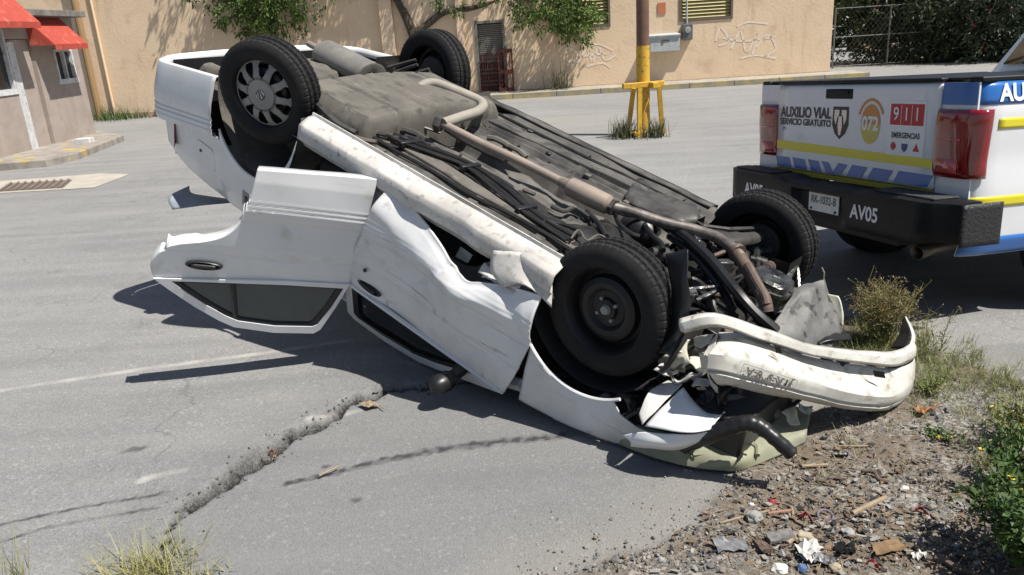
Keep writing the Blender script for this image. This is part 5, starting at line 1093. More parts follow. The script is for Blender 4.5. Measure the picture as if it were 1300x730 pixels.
# bumper: swept plan with a lowered middle for the plate
def bumper():
    rows = []
    for i in range(61):
        y = 1.10 - 2.20*i/60; a = abs(y)
        xb = -.255 + .10*sst(.92, 1.10, a) ; am = abs(y+.05); zt = .80 - .02*(1-sst(.33, .45, am)); zb = .545 + .03*sst(.85, 1.0, a)
        xin = -.03; rec = .06*(1-sst(.22, .28, am))
        rows.append([(xin, y, zt), (xb+.03, y, zt), (xb+.004, y, zt-.012), (xb+rec*.0, y, zt-.035), (xb+rec, y, zt-.06), (xb+rec, y, zb+.07), (xb+.01+rec*.4, y, zb+.03), (xb+.03, y, zb), (-.05, y, zb)])
    q = MB().grid(rows); n = len(rows[0]); q.f.append(tuple(range(n))); q.f.append(tuple(60*n+k for k in range(n))[::-1])
    return q.build('rear_bumper', M_tk, trk, angle=40)
bmp = bumper()
for s in (1,-1):
    # ribbed corner cap
    rows = [[(x, s*(1.102+.004), z) for z in lin(.565, .79, 8)] for x in lin(-.155, .10, 10)]
    MB().grid(rows).build('corner_cap', mat('corner_tread', (.024,.025,.027), (.014,.014,.015), rough=.5, scale=70, bump=.8, bscale=60, bdist=.01), bmp, solid=.012)
    q = MB(); q.box((-.13, s*.74, .806), (.17, .46, .012)); q.build('step_pad', mat('step_pad', (.05,.05,.052), rough=.7, bump=.9, bscale=120, bdist=.01, col2=(.03,.03,.03)), bmp, bevel=.004)
q = MB(); q.box((-.200, -.057, .682), (.008, .30, .15)); pl_ = q.build('plate', mat('plate_white', (.66,.68,.68), (.56,.58,.58), rough=.4, scale=10), bmp, bevel=.003)
text_mesh('RK-1032-B', .070, mat('plate_text', (.05,.06,.07), rough=.5), 'lettering', pl_, frame((-.2055, -.057, .682), (0,-1,0), (0,0,1)), bold=.001, sx=.80)
for (y_, z_) in ((.063,.742),(-.177,.742),(.063,.622),(-.177,.622)):
    MB().lathe([(.001,-.006),(.008,-.006),(.009,.0)], 8, Matrix.Translation((-.204, y_, z_)) @ Euler((0,0,R(-90))).to_matrix().to_4x4()).build('plate_bolt', M_sk, pl_)
text_mesh('AV05', .115, M_sw, 'lettering', bmp, frame((-.2575, -.50, .665), (0,-1,0), (0,0,1)), bold=.003, sx=.9)
text_mesh('AV05', .115, M_sw, 'lettering', bmp, frame((-.2575, .66, .672), (0,-1,0), (0,0,1)), bold=.003, sx=.9)
q = MB(); q.box((-.02, 0, .60), (.30, .10, .10)); q.build('tow_hitch', M_tk, trk, bevel=.01)
q = MB(); q.tube([(.55, -.70, .50), (.05, -.70, .47), (-.06, -.72, .455)], .042, 14, cap=False); q.build('exhaust_tip', mat('exhaust_tip', (.11,.095,.08), rough=.4, metal=.7), trk, solid=.004)
q = MB(); q.box((.9, 0, .52), (1.8, 1.0, .14)); q.build('frame_rails', M_tk, trk)
q = MB(); q.tube([(AXR, -.75, .40), (AXR, .75, .40)], .06, 10); q.build('rear_axle', M_tk, trk)
text_mesh('AUXILIO VIAL', .125, M_sw, 'lettering', trk, frame((.105, -1.0125, 1.338), (1,0,0), (0,.17,1)), 'LEFT', bold=.004, sx=.95)
# wheels
def twheel(x, s):
    e = bpy.data.objects.new('wheel', None); COL.objects.link(e); e.parent = trk; e.location = (x, s*.86, .475 - s*.03 + (x-1.03)*.0366); e.rotation_euler = (0, 0, 0 if s > 0 else math.pi)
    MB().lathe([(.23,-.12),(.30,-.135),(.36,-.13),(.385,-.115),(.392,-.06),(.385,-.055),(.385,-.045),(.394,-.04),(.394,.04),(.385,.045),(.385,.055),(.392,.06),(.385,.115),(.36,.13),(.30,.135),(.23,.12)], 64).build('tyre', M_tyre, e)
    MB().lathe([(.001,.05),(.08,.06),(.10,.03),(.19,.045),(.215,.09),(.235,.11),(.24,.10),(.23,.0),(.23,-.11)], 40).build('rim', mat('truck_rim', (.35,.35,.36), rough=.35, metal=.8), e)
for x in (AXR, 4.75):
    for s in (1,-1): twheel(x, s)
# cab and nose
def loft(secs, m, name, **k):
    return MB().grid([[Vector(p) for p in s_] for s_ in secs]).build(name, m, trk, **k)
def cab_sec(x, zt, wt, zb=.55): return [(x, -1.0, zb), (x, -1.01, 1.0), (x, -1.0, 1.36)] + ([(x, -wt, zt-.06), (x, -wt*.92, zt), (x, 0, zt+.03), (x, wt*.92, zt), (x, wt, zt-.06)] if zt > 1.5 else [(x, -.96, zt-.02), (x, -.8, zt), (x, 0, zt+.05), (x, .8, zt), (x, .96, zt-.02)]) + [(x, 1.0, 1.36), (x, 1.01, 1.0), (x, 1.0, zb)]
loft([cab_sec(2.05,1.42,.9), cab_sec(2.06,1.42,.9), cab_sec(2.30,1.95,.74), cab_sec(2.9,2.0,.76), cab_sec(3.6,1.93,.74), cab_sec(4.2,1.44,.9), cab_sec(4.9,1.38,.9), cab_sec(5.5,1.28,.88), cab_sec(5.62,1.10,.85)], M_tw, 'cab')
q = MB(); q.add([(5.62,-1.0,.55),(5.62,1.0,.55),(5.62,.96,1.12),(5.62,-.96,1.12)], [(0,1,2,3)]); q.build('grille', M_tk, trk, smooth=False, solid=.05)
rows = [[(2.055+.24*t, y*(1-.2*t), 1.45+.46*t) for t in lin(.05, .92, 4)] for y in lin(-.84, .84, 6)]; MB().grid([[Vector(p)+Vector((-.012,0,.004)) for p in r] for r in rows]).build('rear_window', M_glass, trk, solid=.006)
for s in (-1, 1):
    for x0, x1, x2, x3 in ((2.22, 2.98, 2.93, 2.42), (3.08, 4.02, 3.52, 3.10)):
        MB().add([(x0, s*1.0, 1.42), (x1, s*1.0, 1.42), (x2, s*.775, 1.88), (x3, s*.775, 1.88)], [(0,1,2,3)]).build('side_window', M_glass, trk, smooth=False, solid=.03)
    q = MB(); q.box((4.05, s*1.14, 1.42), (.12, .22, .26)); q.build('door_mirror', M_tk, trk, bevel=.04)
# ================================================================== vegetation
def leafmat(name, c1, c2, sc=3, rough=.5):
    m = mat(name, c1, c2, rough=rough, scale=sc, lo=.3, hi=.7); b = m.node_tree.nodes['Principled BSDF']; b.inputs['Subsurface Weight'].default_value = 0
    n = m.node_tree.nodes; l = m.node_tree.links; tr = n.new('ShaderNodeBsdfTranslucent'); src = b.inputs['Base Color'].links[0].from_socket; l.new(src, tr.inputs['Color'])
    mx = n.new('ShaderNodeMixShader'); mx.inputs[0].default_value = .2; out = n['Material Output']; l.new(b.outputs[0], mx.inputs[1]); l.new(tr.outputs[0], mx.inputs[2]); l.new(mx.outputs[0], out.inputs['Surface']); return m
M_leafA = leafmat('leaf_bright', (.11, .17, .03), (.055, .10, .02), .8)
M_leafB = leafmat('leaf_dark', (.042, .068, .022), (.022, .038, .014), .9)
M_leafC = leafmat('oleander_leaf', (.052, .074, .034), (.026, .042, .02), 1.1)
M_leafS = leafmat('shrub_leaf', (.075, .13, .028), (.035, .075, .02), 6)
M_grassG = leafmat('grass_green', (.13, .17, .045), (.20, .19, .075), 5)
M_grassY = leafmat('grass_dry', (.36, .31, .13), (.24, .25, .09), 6)
M_seed = leafmat('seed_brown', (.28, .20, .10), (.20, .16, .075), 12)
M_bark = mat('bark', (.05, .038, .03), (.09, .07, .055), rough=.95, scale=5, bump=.6, bscale=20, bdist=.03)
M_pink = mat('pink_petal', (.55, .05, .14), (.42, .03, .09), rough=.6, scale=9); M_yfl = mat('yellow_petal', (.62, .45, .03), rough=.6)
def leaf(q, c, d, up, L, W, fold=.25):
    d = d.normalized(); s = d.cross(up); s = s.normalized() if s.length > 1e-4 else d.orthogonal().normalized(); n = s.cross(d)
    q.add([c, c + d*L*.45 + s*W/2 + n*W*fold, c + d*L, c + d*L*.45 - s*W/2 + n*W*fold], [(0,1,2), (0,2,3)])
def rv(r, k=1): return Vector((r.uniform(-1,1), r.uniform(-1,1), r.uniform(-1,1)))*k
def crown(q, c, rad, n, L, W, r, droop=.3, clump=18):
    """leaf clumps scattered through an ellipsoid, denser towards its rim"""
    k = 0
    while k < n:
        p = rv(r)
        if p.length > 1 or p.length < .25 and r.random() < .7: continue
        cc = Vector((c[0]+p.x*rad[0], c[1]+p.y*rad[1], c[2]+p.z*rad[2])); axis = (rv(r) + Vector((p.x, p.y, p.z-droop))*.8).normalized(); tw = r.uniform(.5, 1.1)*L*3.2
        for i in range(clump):
            t = r.random(); sd = rv(r); pos = cc + axis*t*tw + sd*L*.45; leaf(q, pos, axis*.5 + sd + Vector((0,0,-droop)), rv(r), L*r.uniform(.7,1.3), W*r.uniform(.7,1.3)); k += 1
    return q
def tree(name, label, base, limbs, crowns, m, L, W, seed, cat='tree', droop=.3, group=None, flowers=None):
    r = random.Random(seed); t = thing(name, label, cat, base, group=group); B = Vector(base)
    for i, (pts, r0, r1) in enumerate(limbs):
        sp = smooth_path([Vector(p)-B + rv(r, .02) for p in pts], 5); q = MB(); q.tube(sp, [r0+(r1-r0)*k/(len(sp)-1) for k in range(len(sp))], 9); q.build('trunk' if i == 0 else 'limb', M_bark, t)
    q = MB()
    for c, rad, n in crowns: crown(q, Vector(c)-B, rad, n, L, W, r, droop)
    q.keep = 1; q.build('crown', m, t, smooth=False)
    if flowers:
        q = MB()
        for c, rad, n in flowers:
            for k in range(n):
                p = rv(r).normalized(); cc = Vector(c)-B + Vector((p.x*rad[0], -abs(p.y)*rad[1], p.z*rad[2]))
                for j in range(5): leaf(q, cc, rv(r)+Vector((0,-.6,0)), rv(r), .07, .06)
        q.keep = 1; o = q.build('flowers', M_pink, t, smooth=False); o['kind'] = 'stuff'
    return t
def E_(px, py, Y, rpx, rpy, dep, n):                      # ellipsoid given by its outline at a distance
    c = at(px, py, Y); s = (c-O).length/FPX; return (c, (rpx*s, dep, rpy*s), n)
YT = 22.35
bA = at(527, 118, YT); bA.z = 0
tree('shade_tree', 'dark crooked shade tree in front of the wall, boughs reaching right', bA,
     [([bA, at(527,60,YT), at(524,40,YT), at(514,18,YT), at(500,-8,YT), at(480,-70,YT)], .17, .07), ([at(526,44,YT), at(545,30,YT), at(566,16,YT), at(600,11,YT), at(650,-4,YT), at(720,-6,YT-.4)], .11, .035), ([at(563,17,YT), at(557,-6,YT), at(575,-60,YT), at(560,-130,YT)], .08, .03), ([at(510,8,YT), at(440,-60,YT-.3), at(400,-130,YT-.3)], .06, .02)],
     [E_(450,-160,YT-.1,115,62,.7,8500), E_(575,-172,YT-.2,90,66,.7,6500), E_(360,-150,YT-.1,60,60,.7,4500), E_(520,-60,YT,80,38,.7,1300), E_(650,-40,YT-.4,60,36,.7,1200), E_(700,2,YT-.6,48,32,.6,3200), E_(732,22,YT-.6,24,26,.5,1500), E_(600,0,YT-.2,45,14,.5,350)], M_leafA, .115, .042, 3, droop=.7)
bB = at(352, 128, YT+.2); bB.z = 0
tree('leafy_tree', 'bushy tree with a low clump of leaves behind the hubcap wheel', bB,
     [([bB, at(350,70,YT+.2), at(345,20,YT+.2), at(335,-60,YT)], .10, .05), ([at(346,30,YT+.2), at(320,5,YT), at(300,-30,YT)], .05, .02)],
     [E_(330,4,YT,55,38,.7,4200), E_(300,-40,YT,70,45,.8,1500), E_(375,-35,YT,60,45,.8,1300), E_(330,-150,YT,85,60,1.0,2200)], M_leafA, .125, .05, 5, droop=.6)
# ---- greenery beyond the right end of the wall
def bb(px, Y): p = at(px, 100, Y); p.z = 0; return p
tree('slender_tree', 'slender dark tree beside the wire fence at the wall end', bb(1124, 26), [([bb(1124,26), at(1124,60,26), at(1122,20,26), at(1120,-40,26)], .10, .07)],
     [E_(1115,-10,26,60,50,1.2,3600), E_(1072,-12,26,34,48,.9,1900), E_(1150,25,26,36,44,1.0,2600), E_(1100,22,26.3,34,30,.6,1300), E_(1090,75,25.6,40,16,.5,700)], M_leafB, .18, .07, 11)
ol = 'oleander shrubs beyond the fence'
for k, (px, Y, cr, fl, lab) in enumerate(((1180, 25.5, [E_(1175,50,25.5,42,48,1.0,4200), E_(1165,0,25.5,50,45,1.0,3200), E_(1170,88,25.2,46,22,.7,1800)], [], 'dark leafy shrub without blossom beside the slender tree'),
    (1225, 24.5, [E_(1225,45,24.5,42,52,1.0,4200), E_(1222,-5,24.5,48,42,1.0,3000)], [E_(1238,18,24.5,34,34,1.0,14)], 'tall oleander with a few pink flowers above the truck bed'),
    (1275, 23.5, [E_(1272,50,23.5,44,52,1.0,4000), E_(1285,-5,23.5,52,45,1.0,3000), E_(1320,30,23.5,40,60,1.0,1800)], [E_(1272,28,23.5,40,40,1.0,16)], 'oleander dotted with pink flowers behind the truck cab'))):
    b0 = bb(px, Y); tree('oleander', lab, b0, [([b0, at(px,70,Y), at(px+4,30,Y)], .05, .02), ([b0 + Vector((.12,0,0)), at(px+14,60,Y), at(px+22,20,Y)], .04, .015), ([b0 - Vector((.12,0,0)), at(px-14,60,Y), at(px-20,25,Y)], .04, .015)], cr, M_leafC, .19, .055, 20+k, 'shrub', flowers=fl or None, group=None)
for k, (px, Y, w_) in enumerate(((1040, 52, 90), (1120, 56, 90), (1200, 54, 90), (1290, 52, 100), (1390, 50, 100))):
    b0 = bb(px, Y); tree('distant_tree', 'broad dark tree in the row far beyond the fence', b0, [([b0, at(px, 40, Y)], .18, .12)], [E_(px, 4, Y, 66, 50, 2.0, 2600), E_(px-20, -45, Y, 60, 40, 2.0, 1500)], M_leafB, .34, .17, 40+k, group='distant trees beyond the fence')
# wire fence
f0, f1 = at(1056, 96, 24.6), at(1330, 80, 24.6); f0.z = f1.z = 0
fe = thing('wire_fence', 'grey wire mesh fence between the wall end and the shrubs', 'fence', f0); dv = f1 - f0; Lf = dv.length
M_fe = mat('fence_dull', (.12, .125, .12), rough=.6)
for i in range(5):
    q = MB(); p = dv*(i/4); q.tube([p, p + Vector((0,0,1.75))], .025, 8); q.build('post', M_fe, fe)
for z in (.06, .9, 1.72): q = MB(); q.tube([Vector((0,0,z)), dv + Vector((0,0,z))], .013, 6); q.build('rail', M_fe, fe)
q = MB(); n_ = 46
for i in range(n_):
    for sgn in (1, -1):
        a = dv*(i/n_) + Vector((0,0,.06)); b2 = dv*((i + sgn*9)/n_) + Vector((0,0,1.7))
        if 0 <= i+sgn*9 <= n_: q.tube([a, b2], .0022, 3, cap=False)
o = q.build('mesh_wire', M_fe, fe); o['kind'] = 'stuff'
# beyond it: a red stall and a parked white car
st = thing('market_stall', 'red canopied stall glimpsed between the trunks beyond the fence', 'stall', bb(1115, 34))
q = MB(); q.add([(-1.2,-.7,1.75),(1.2,-.7,1.75),(1.2,.7,2.1),(-1.2,.7,2.1)], [(0,1,2,3)]); q.build('canopy', mat('stall_red', (.55,.04,.03), rough=.6), st, smooth=False, solid=.05)
q = MB(); q.add([(-1.2,-.73,1.76),(1.2,-.73,1.76),(1.2,-.73,1.5),(-1.2,-.73,1.5)], [(0,1,2,3)]); q.build('valance', mat('stall_orange', (.55,.15,.05), (.6,.45,.35), rough=.6, scale=4), st, smooth=False, solid=.02)
for sx in (-1.1,1.1):
    for sy in (-.65,.65): q = MB(); q.tube([(sx,sy,0),(sx,sy,1.75)], .03, 6); q.build('post', M_boxg, st)
q = MB(); q.box((0,0,.45), (2.0,.9,.9)); q.build('counter', mat('stall_counter', (.45,.22,.10), (.55,.5,.45), rough=.7, scale=3), st, bevel=.02)
pc = thing('parked_car', 'white car parked far beyond the fence', 'car', bb(1098, 38), (0,0,R(8)))
body = [(-1.9,.35),(-1.95,.7),(-1.5,.85),(-1.0,1.32),(.3,1.36),(.95,.92),(1.75,.80),(1.9,.55),(1.88,.35)]
q = MB(); q.prism([(x,-.8,z) for x, z in body], (0,1.6,0)); q.build('body', M_paint, pc, smooth=False, bevel=.05)
q = MB(); q.add([(-1.25,-.82,.90),(.75,-.82,.92),(.22,-.82,1.28),(-.92,-.82,1.26)], [(0,1,2,3)]); q.build('window', M_glass, pc, smooth=False, solid=.02)
for sx in (-1.2, 1.2):
    for sy in (-1, 1): q = MB(); q.lathe([(.001,-.09),(.29,-.09),(.3,0),(.29,.09),(.001,.09)], 20, Matrix.Translation((sx, sy*.74, .3))); q.build('wheel', M_tyre, pc)

# ================================================================== weeds and grass
def blades(q, base, n, L, spread, r, W=.004, lean=.6, curl=.5, k=5):
    for i in range(n):
        a = r.uniform(0, 2*math.pi); b0 = base + Vector((r.gauss(0, spread*.35), r.gauss(0, spread*.35), 0)); d = Vector((math.cos(a), math.sin(a), 0)); ln = L*r.uniform(.5, 1.15); le = lean*r.uniform(.2, 1.2)
        s = Vector((-d.y, d.x, 0)); o = len(q.v); vs = []
        for j in range(k):
            t = j/(k-1); p = b0 + d*ln*(le*t + curl*.5*t*t*le) + Vector((0,0,ln*(t - .35*curl*le*t*t))); wd = W*(1-t*.92)
            vs += [p - s*wd, p + s*wd]
        q.add(vs, [(2*j, 2*j+1, 2*j+3, 2*j+2) for j in range(k-1)])
    return q
def tuft(name, lab, cat, px, py, n, L, spread, seed, m=M_grassY, m2=M_grassG, group=None, W=.004, lean=.6):
    g = gz(px, py); t = thing(name, lab, cat, g, group=group); r = random.Random(seed)
    q = MB(); blades(q, Vector(), n, L, spread, r, W, lean); q.keep = 1; q.build('blades', m, t)
    if m2: q = MB(); blades(q, Vector(), n//2, L*.7, spread, r, W, lean); q.keep = 1; q.build('green_blades', m2, t)
    return t
tuft('grass_tuft', 'yellowish grass tuft growing from the end of the asphalt crack', 'grass', 190, 735, 260, .135, .20, 1, W=.0019, lean=1.1)
tuft('grass_tuft', 'thin dry grass stalks at the road edge away from the crack', 'grass', 12, 745, 34, .22, .12, 2, W=.002, lean=.35)
tuft('grass_tuft', 'small grass sprig between crack tuft and drip stain', 'grass', 255, 738, 26, .06, .10, 4, W=.0028, lean=1.0)
# dried bushy weed by the bumper
def seedweed(px, py, lab, n, H, sp, seed, seeds=14, m=M_grassY):
    g = gz(px, py); t = thing('dry_weed', lab, 'weed', g); r = random.Random(seed); q = MB(); qs = MB(); qg = MB()
    for i in range(n):
        a = r.uniform(0, 6.28); le = r.uniform(0, sp); top = Vector((math.cos(a)*le, math.sin(a)*le, H*r.uniform(.6, 1.0))); b0 = Vector((r.gauss(0,.05), r.gauss(0,.05), 0))
        pts = smooth_path([b0, b0.lerp(top,.5) + rv(r,.02), top], 4); q.tube(pts, .0016, 3, cap=False)
        for k in range(seeds):
            p = b0.lerp(top, r.uniform(.55, 1.0)); e = p + rv(r,.06) + Vector((0,0,.02)); q.tube([p, e], .0009, 3, cap=False)
            for z in range(3): leaf(qs, e + rv(r,.008), rv(r), rv(r), .014, .005)
        for k in range(6): leaf(qg, b0.lerp(top, r.uniform(.05,.5)), rv(r)+Vector((0,0,.5)), rv(r), .05, .008)
    q.keep = 1; q.build('stems', m, t); qs.keep = 1; o = qs.build('seed_heads', M_seed, t); o['kind'] = 'stuff'; qg.keep = 1; qg.build('leaves', M_grassG, t); return t
seedweed(1118, 440, 'dried bushy weed with brown seed heads behind the bumper end', 60, .36, .17, 8)
seedweed(1178, 452, 'sparse dried weed at the edge of the truck shadow', 9, .30, .12, 9, 7)
# grass along the verge
r = random.Random(77); q = MB()
VIN = [(p[0], p[1]) for p in VERGE]
cnt = 0
spots = [(1090,435,34,900),(1130,455,46,900),(1180,470,50,700),(1230,480,50,600),(1285,490,45,550),(1160,440,30,350),(1210,505,60,300),(1270,540,50,420),(1255,590,40,320),(1180,520,40,160),(1110,420,30,500),(1100,560,60,50),(1230,450,40,180),(1050,610,70,40)]
for (px, py, rp, n) in spots:
    for i in range(n//6):
        g = gz(px + r.gauss(0, rp*.5), py + r.gauss(0, rp*.28)); blades(q, Vector((g.x, g.y, .01)), 6, r.uniform(.03, .085), .03, r, .0016, .9)
q.keep = 1; tag(q.build('verge_grass', M_grassG), 'thin green grass growing on the gravel verge', 'grass', kind='stuff')
q = MB()
for i in range(26):
    g = gz(r.uniform(1080, 1290), r.uniform(420, 520)); blades(q, Vector((g.x, g.y, .01)), 2, r.uniform(.12, .30), .02, r, .0013, 1.1)
q.keep = 1; tag(q.build('dry_stalks', M_grassY), 'long dry stalks bending over the verge grass', 'grass', kind='stuff')
# leafy shrub at the right
def shrub(lab, px, py, rad, n, L, W, seed, m=M_leafS, fl=0, name='leafy_shrub', stems=16):
    g = gz(px, py); t = thing(name, lab, 'shrub', g); r = random.Random(seed); q = MB(); qs = MB()
    for i in range(stems):
        a = r.uniform(0, 6.28); top = Vector((math.cos(a)*rad[0]*r.uniform(.3,1), math.sin(a)*rad[1]*r.uniform(.3,1), rad[2]*r.uniform(.5,1.05))); pts = smooth_path([rv(r,.02)*Vector((1,1,0)).length*.5, top*.5 + Vector((0,0,rad[2]*.15)), top], 5); qs.tube([Vector((p.x, p.y, max(.0, p.z))) for p in pts], .003, 4, cap=False)
        for k in range(n//stems):
            p = pts[r.randrange(3, len(pts))] + rv(r, rad[0]*.16); p.z = max(.01, p.z); leaf(q, p, rv(r)+Vector((0,0,.25)), Vector((0,0,1))+rv(r,.5), L*r.uniform(.6,1.3), W*r.uniform(.6,1.3))
    qs.keep = 1; qs.build('stems', M_grassG, t); q.keep = 1; q.build('foliage', m, t, smooth=False)
    for k in range(fl):
        qf = MB(); p = Vector((r.uniform(-1,1)*rad[0]*.8, r.uniform(-1,1)*rad[1]*.8, rad[2]*r.uniform(.6,1.1)))
        for j in range(6): a = j*math.pi/3; leaf(qf, p, Vector((math.cos(a), math.sin(a)-.3, .3)), Vector((0,0,1)), .012, .009)
        qf.keep = 1; qf.build('flower', M_yfl, t, smooth=False)
    return t
shrub('dense green leafy shrub with yellow flowers at the bottom of the verge', 1292, 722, (.24,.26,.30), 2600, .030, .017, 3, fl=9, stems=26)
shrub('lighter green leafy shrub with small leaves beside the gravel', 1290, 640, (.17,.24,.24), 1500, .026, .013, 4, fl=6, stems=20)
shrub('loose pale green weed with small leaves above the two leafy shrubs', 1288, 572, (.15,.20,.20), 800, .028, .011, 14, M_grassG, 4, stems=22)
shrub('low weed with narrow leaves next to the bumper end', 1172, 500, (.12,.10,.10), 260, .035, .008, 6, M_grassG, 0, 'low_weed', 8)
shrub('low broadleaf weed creeping over the gravel', 1195, 560, (.10,.08,.06), 120, .022, .012, 7, M_leafS, 2, 'low_weed', 6)
for lab, px, py, n, H, sp, sd, nm in (('grey green weed on the booth side of the pole foot', 793, 175, 150, .34, .30, 1, 'weed'), ('grey green weed on the far side of the pole foot from the booth', 832, 174, 130, .30, .26, 2, 'weed'), ('tall spindly weed at the kerb below the scribbled wall', 712, 124, 45, .95, .7, 3, 'weed'), ('green weeds at the wall foot beside the brown pipe', 135, 143, 200, .45, .8, 4, 'weed'), ('small green weed at the wall foot near the upturned bumper', 165, 141, 120, .3, .7, 5, 'weed')):
    g = gz(px, py) if sd < 3 else wpt(wl(px, 100)[0], .12 if sd == 3 else 0, .25); t = thing('weed', lab, 'weed', g); r = random.Random(sd+60); q = MB(); blades(q, Vector(), n, H, sp, r, .010, .55); q.keep = 1; o = q.build('blades', mat('weed_green', (.085,.095,.045), (.13,.13,.07), rough=.8, scale=6) if sd < 4 else M_leafS, t); o['kind'] = 'stuff'
# ================================================================== gravel
def pebble(q, c, s, r):
    e = Euler((r.uniform(0,6), r.uniform(0,6), r.uniform(0,6))).to_matrix(); f = Vector((r.uniform(.7,1.3), r.uniform(.6,1.1), r.uniform(.4,.8)))
    vs = [Vector((1,0,0)), Vector((-1,0,0)), Vector((0,1,0)), Vector((0,-1,0)), Vector((0,0,1)), Vector((0,0,-1)), Vector((.6,.6,.5)), Vector((-.6,.55,.5)), Vector((-.55,-.6,-.5)), Vector((.6,-.55,.5))]
    vs = [e @ Vector((v.x*f.x, v.y*f.y, v.z*f.z))*s*r.uniform(.85,1.15) + c for v in vs]
    q.add(vs, [(0,6,4),(6,2,4),(2,7,4),(7,1,4),(1,3,4),(3,9,4),(9,0,4),(0,2,6),(2,1,7),(1,8,3),(3,0,9),(0,5,2),(2,5,1),(1,5,8),(8,5,3),(3,5,0)])
r = random.Random(5); qs = [MB(), MB(), MB()]
n_ = 0
while n_ < 7800:
    px, py = r.uniform(640, 1300), r.uniform(480, 730)
    if r.random() > ((py-440)/290)**1.2 + .25: continue
    g = gz(px, py); ins = inside((g.x, g.y), VIN); d = min(pdist((g.x, g.y), VIN[i], VIN[i+1])[0] for i in range(len(VIN)-1))
    if not ins and r.random() > math.exp(-d/.10)*.5: continue
    if py < 560 and px < 1040: continue
    s = min(.020, r.lognormvariate(-5.75, .55)); pebble(qs[r.choices((0,1,2),(3,4,3))[0]], Vector((g.x, g.y, s*.35 + (.012 if ins else 0))), s, r); n_ += 1
for q, nm, lab, m in ((qs[0],'gravel','pale gravel scattered over the verge', mat('gravel_pale', (.36,.345,.32), (.24,.225,.2), rough=.9, scale=14)), (qs[1],'gravel','grey gravel scattered over the verge', mat('gravel_grey', (.17,.165,.16), (.10,.098,.095), rough=.9, scale=14)), (qs[2],'gravel','brown chips scattered over the verge', mat('gravel_brown', (.19,.14,.095), (.12,.09,.065), rough=.95, scale=14))):
    tag(q.build(nm, m, smooth=False), lab, 'gravel', kind='stuff')
q = MB(); r = random.Random(15)                                                  # crumbs along the crack
for i in range(260):
    t = r.random()**.9*(len(CRACK)-2)+.5; i0 = int(t); f = t-i0; a, b2 = CRACK[i0], CRACK[i0+1]; x = a[0]+(b2[0]-a[0])*f + r.gauss(0,.05); y = a[1]+(b2[1]-a[1])*f + r.gauss(0,.045); s = min(.012, r.lognormvariate(-5.6,.5)); pebble(q, Vector((x, y, ground_z(x, y)+s*.3)), s, r)
for i in range(40):
    t = 1.5 + r.random()*(len(CRACK)-5); i0 = int(t); f = t-i0; a, b2 = CRACK[i0], CRACK[i0+1]; nx_, ny_ = -(b2[1]-a[1]), b2[0]-a[0]; ll = math.hypot(nx_, ny_); o_ = -abs(r.gauss(0,.045)) + .012
    x = a[0]+(b2[0]-a[0])*f + nx_/ll*o_; y = a[1]+(b2[1]-a[1])*f + ny_/ll*o_; s = r.uniform(.004,.011); pebble(q, Vector((x, y, ground_z(x, y)+s*.15)), s, r)
tag(q.build('asphalt_crumbs', mat('asphalt_crumb', (.06,.058,.056), (.12,.115,.11), rough=.9, scale=20), smooth=False), 'dark asphalt crumbs along the crack', 'rubble', kind='stuff')
q = MB(); r = random.Random(16)
for i in range(520):
    px, py = r.uniform(0, 1000), r.uniform(420, 730); g = gz(px, py); s = min(.007, r.lognormvariate(-6.4,.4)); pebble(q, Vector((g.x, g.y, ground_z(g.x, g.y)+s*.4)), s, r)
tag(q.build('grit', MATS['gravel_pale'], smooth=False), 'fine pale grit strewn over the asphalt', 'grit', kind='stuff')
# ================================================================== litter and debris, each its own thing
def G(px, py, z=.014): return gz(px, py, z)
def lit(mb, name, lab, cat, m, **k): return tag(mb.build(name, m, **k), lab, cat)
def stick(a, b_, rad, name, lab, m, bend=.01, cat='stick'):
    A, B = G(*a, rad+.014), G(*b_, rad+.014); r = random.Random(int(a[0])); pts = smooth_path([A, A.lerp(B,.35)+Vector((bend,bend*.5,bend*.4)), A.lerp(B,.7)-Vector((bend*.5,0,0)), B], 5)
    return lit(MB().tube(pts, [rad*(1+.25*nz(i*.9, a[0])) for i in range(len(pts))], 7), name, lab, cat, m)
M_wood = mat('dry_wood', (.32,.25,.17), (.22,.17,.115), rough=.9, scale=20); M_wood2 = mat('dark_wood', (.085,.062,.045), (.14,.10,.075), rough=.9, scale=18); M_paper = mat('white_paper', (.62,.61,.58), (.46,.44,.40), rough=.8, scale=12)
M_redp = mat('red_plastic', (.30,.025,.035), (.20,.04,.045), rough=.55, scale=40); M_card = mat('brown_card', (.22,.14,.075), (.15,.095,.055), rough=.9, scale=14); M_stone = mat('grey_stone', (.34,.335,.32), (.24,.235,.225), rough=.9, scale=18, bump=.4, bscale=60); M_tan = mat('tan_stone', (.38,.32,.23), (.30,.25,.18), rough=.9, scale=14, bump=.4, bscale=60)
def rock(px, py, s, name, lab, m, sq=.6, seed=0):
    c = G(px, py, .014); bm = bmesh.new(); bmesh.ops.create_icosphere(bm, subdivisions=3, radius=1); q = MB()
    for v in bm.verts:
        p = v.co; k = 1 + .35*nz(p.x*1.6+seed, p.y*1.6, p.z*1.6) + .10*nz(p.x*5, p.y*5, p.z*5+seed); v.co = Vector((p.x*k, p.y*k*.8, max(-.5, p.z*k)*sq))*s
    q.add([v.co + c + Vector((0,0,s*sq*.45)) for v in bm.verts], [[v.index for v in f.verts] for f in bm.faces]); bm.free(); return lit(q, name, lab, 'stone', m, angle=25)
def flake(pts, name, lab, cat, m, z=.03, amp=.012, th=.002, seed=0):
    a, b_, c, d = [G(*p, z) for p in pts]; rows = [[a.lerp(b_, u/6).lerp(d.lerp(c, u/6), v/4) + Vector((0,0,amp*nz(u*.8+seed, v*.9)*1.6)) for u in range(7)] for v in range(5)]
    return lit(MB().grid(rows), name, lab, cat, m, solid=th, smooth=False)
